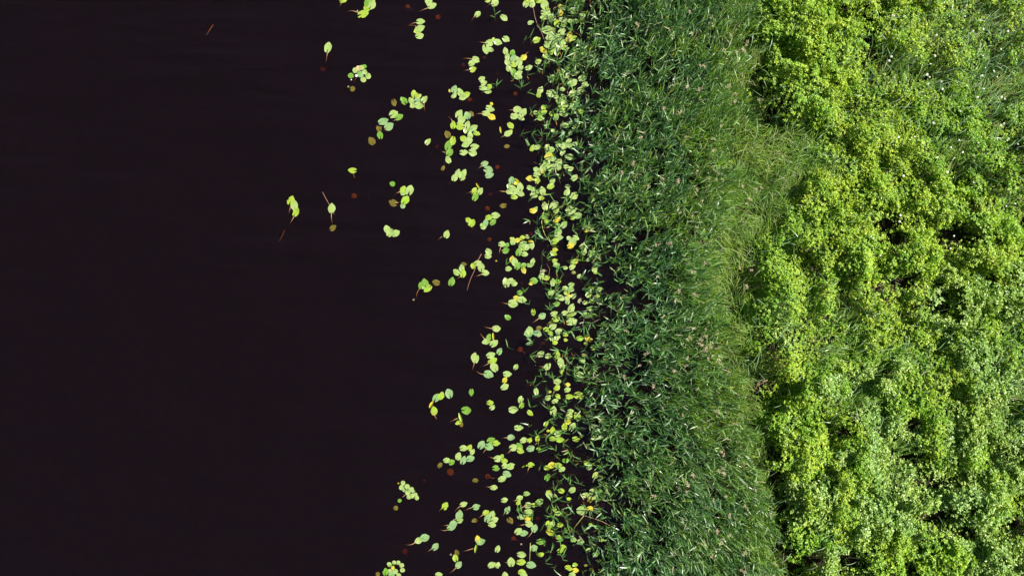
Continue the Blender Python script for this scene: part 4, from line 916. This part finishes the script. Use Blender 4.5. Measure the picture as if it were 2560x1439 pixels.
# bare twigs on the bank
for (bx, by, lb) in ((1905, 955, 'tangle of bare brown twigs on the bank edge'), (1925, 880, 'small bare twigs among vivid herbs'), (2200, 722, 'dark matted dead twigs below the first pits'), (2285, 728, 'dark matted twigs in the second pit')):
    X0, Y0, _ = W(bx, by, .35); root = empty('bare_twigs', (X0, Y0, .1)); rr = random.Random(bx)
    for k in range(14):
        a_ = rr.uniform(0, 6.28); b_ = a_+rr.gauss(0, .6); s_ = Vector((rr.uniform(-.15, .15), rr.uniform(-.12, .12), rr.uniform(.1, .3)))
        m_ = s_+Vector((math.cos(a_), math.sin(a_), rr.uniform(-.2, .4)))*rr.uniform(.08, .16); e_ = m_+Vector((math.cos(b_), math.sin(b_), rr.uniform(-.3, .3)))*rr.uniform(.08, .18)
        V, F = tube([s_, m_, e_], .006, .003, 5); obj('twig', mesh('twig', V, F, M_wood, True), root)
    tag(root, lb, 'twigs', 'bare twigs')

# ------------------------------------------------------------ dry reed plumes
pm = []
for v in range(5):
    rr = np.random.default_rng(v+70); q = 26; t = rr.random(q)
    Vq = ribbons(np.stack([t*.09-.04, rr.normal(0, .008, q), t*.05], 1), rr.normal(0, .7, q), rr.uniform(-.1, .7, q), rr.uniform(.03, .07, q), rr.uniform(.004, .009, q), rr.uniform(0, .8, q), 2)
    pm.append(qmesh('plume', Vq[0], Vq[1], M_straw))
PLM = [(1856, 466), (1876, 500), (1890, 478), (1905, 470), (1868, 508), (1795, 432), (1805, 448), (1792, 452), (1750, 163), (1762, 168), (1896, 250), (1836, 128), (1860, 128), (1866, 112), (1838, 252), (1640, 612), (1650, 610), (1670, 608), (1735, 735), (1645, 690), (1750, 848), (1757, 862), (1766, 868), (1775, 862), (1782, 858), (1770, 895), (1748, 858), (1760, 876), (1790, 870), (1785, 888), (1764, 822), (1768, 808), (1758, 838), (1880, 675), (1868, 718), (1850, 670), (1802, 1172), (1808, 1182), (1798, 1178), (1812, 1184), (1804, 1128), (1810, 1134), (1816, 1240), (1784, 1246), (1735, 1188), (1720, 1212), (1925, 1285), (1886, 1220), (1560, 940), (1600, 912)]
rr = random.Random(3)
for k in range(75):
    yy = rr.uniform(0, 1439); hi = np.interp(yy, RY, RR); PLM.append((hi-abs(rr.gauss(0, 130))-5, yy))
for k, (a_, b_) in enumerate(PLM):
    o = obj('reed_plume', pm[k % 5], None, W(a_, b_, rr.uniform(.8, 1.0)), rr.uniform(0, 6.28)); o.scale = [rr.uniform(.7, 1.3)]*3
    tag(o, 'dry tan reed plume standing above the green reed belt', 'reed plume', 'dry plumes over the reed belt')

# ------------------------------------------------------------ small flowers
def flower(n, r, mat, dome):
    V, F = [], []
    for k in range(n):
        t = 2*math.pi*k/n; c, s = math.cos(t), math.sin(t); b = len(V)
        V += [(0, 0, dome), (c*r*.6-s*r*.28, s*r*.6+c*r*.28, dome*.7), (c*r, s*r, 0), (c*r*.6+s*r*.28, s*r*.6-c*r*.28, dome*.7)]; F.append((b, b+1, b+2, b+3))
    return mesh('flower', V, F, mat)
fm = [flower(6, .034, M_white, .012), flower(7, .024, M_white, .01)]
FL = [(2223, 152), (2155, 86), (2269, 65), (2256, 28), (2324, 8), (2261, 41), (2318, 186), (2324, 193), (2320, 210), (2532, 110), (2485, 178), (2493, 192), (2555, 116), (2344, 393), (2435, 390), (2545, 360), (2544, 372), (2386, 395), (2510, 309), (2386, 508), (2404, 505), (2235, 40), (2432, 78)]
rr = random.Random(13)
while len(FL) < 95:
    a_, b_ = rr.uniform(2200, 2556), rr.uniform(5, 640)
    if rr.random() < .25+.75*((a_-2200)/360): FL.append((a_, b_))
for k, (a_, b_) in enumerate(FL):
    o = obj('white_flower', fm[k % 2], None, W(a_, b_, .85), rr.uniform(0, 6)); o.rotation_euler = (rr.uniform(-.3, .3), rr.uniform(-.1, .4), rr.uniform(0, 6))
    tag(o, 'small white flower head above the herbs, upper right', 'flower', 'white flowers in the herbs')
for (a_, b_, s_, lb) in ((890.6, 190, 1.35, 'white flower open among the small round pads'), (878.2, 199.6, .75, 'tiny white bud below the white flower')):
    o = obj('water_flower', flower(9, .028, M_white, .02), None, W(a_, b_, .02)); o.scale = (s_,)*3; tag(o, lb, 'flower')
for (a_, b_, c, lb) in ((1240.5, 652, 'Y', 'tiny yellow leaf scrap alone in the water'), (871, 217, 'w', 'tiny pale scrap beside the olive round pad'), (893.5, 28, 'w', 'tiny pale scrap beside the darkest pad at top'), (1034, 749, 'w', 'tiny pale leaf end at a copper stalk'), (996, 1207, 'Y', 'withered star-shaped scrap above the cascade of round pads'), (1127, 1385, 'w', 'curled pale scrap above the short chain'), (1303, 1359, 'w', 'tiny pale scrap in lower right water')):
    V, Q = ribbons(np.tile(np.array([[0, 0, .004]]), (4, 1)), np.array([0, 1.7, 3.3, 4.8]), np.full(4, .15), np.full(4, .032), np.full(4, .016), np.full(4, .3), 2)
    o = obj('leaf_scrap', qmesh('leaf_scrap', V, Q, PM['Y'] if c == 'Y' else M_straw), None, W(a_, b_, .004), a_); tag(o, lb, 'leaf scrap', 'scraps floating on the water')
fk = flower(5, .006, M_white, .003)
rr = random.Random(21)
for k in range(26):
    a_, b_ = (rr.uniform(300, 1400), rr.uniform(0, 1439)) if k > 6 else [(924, 490), (854, 228), (1078, 384), (1187, 437), (1322, 905), (1338, 912), (1125, 459)][k]
    o = obj('floating_fleck', fk, None, W(a_, b_, .003)); o.scale = (rr.uniform(.35, .7),)*3; tag(o, 'minute pale fleck floating on the dark water', 'fleck', 'pale flecks on the water')
# purple flower patches: many tiny florets nobody could count
cen = [(2112, 762, 16, 12), (2100, 772, 14, 10), (2030, 672, 14, 6), (2050, 705, 12, 8), (2025, 705, 14, 8), (2080, 745, 20, 10), (2120, 778, 10, 6)]
P = []
for a_, b_, sx, sy in cen:
    for k in range(70): P.append(W(a_+RNG.normal(0, sx), b_+RNG.normal(0, sy), .38+RNG.uniform(0, .1)))
P = np.array(P); n = len(P); V, Q = leaflets(P, np.tile(np.array([.2, .1, .9]), (n, 1)), np.full(n, .014), 4, .1, .8)
tag(obj('purple_florets', qmesh('purple_florets', V, Q, M_pink)), 'patches of purple pink florets among low herbs', 'flowers', kind='stuff')
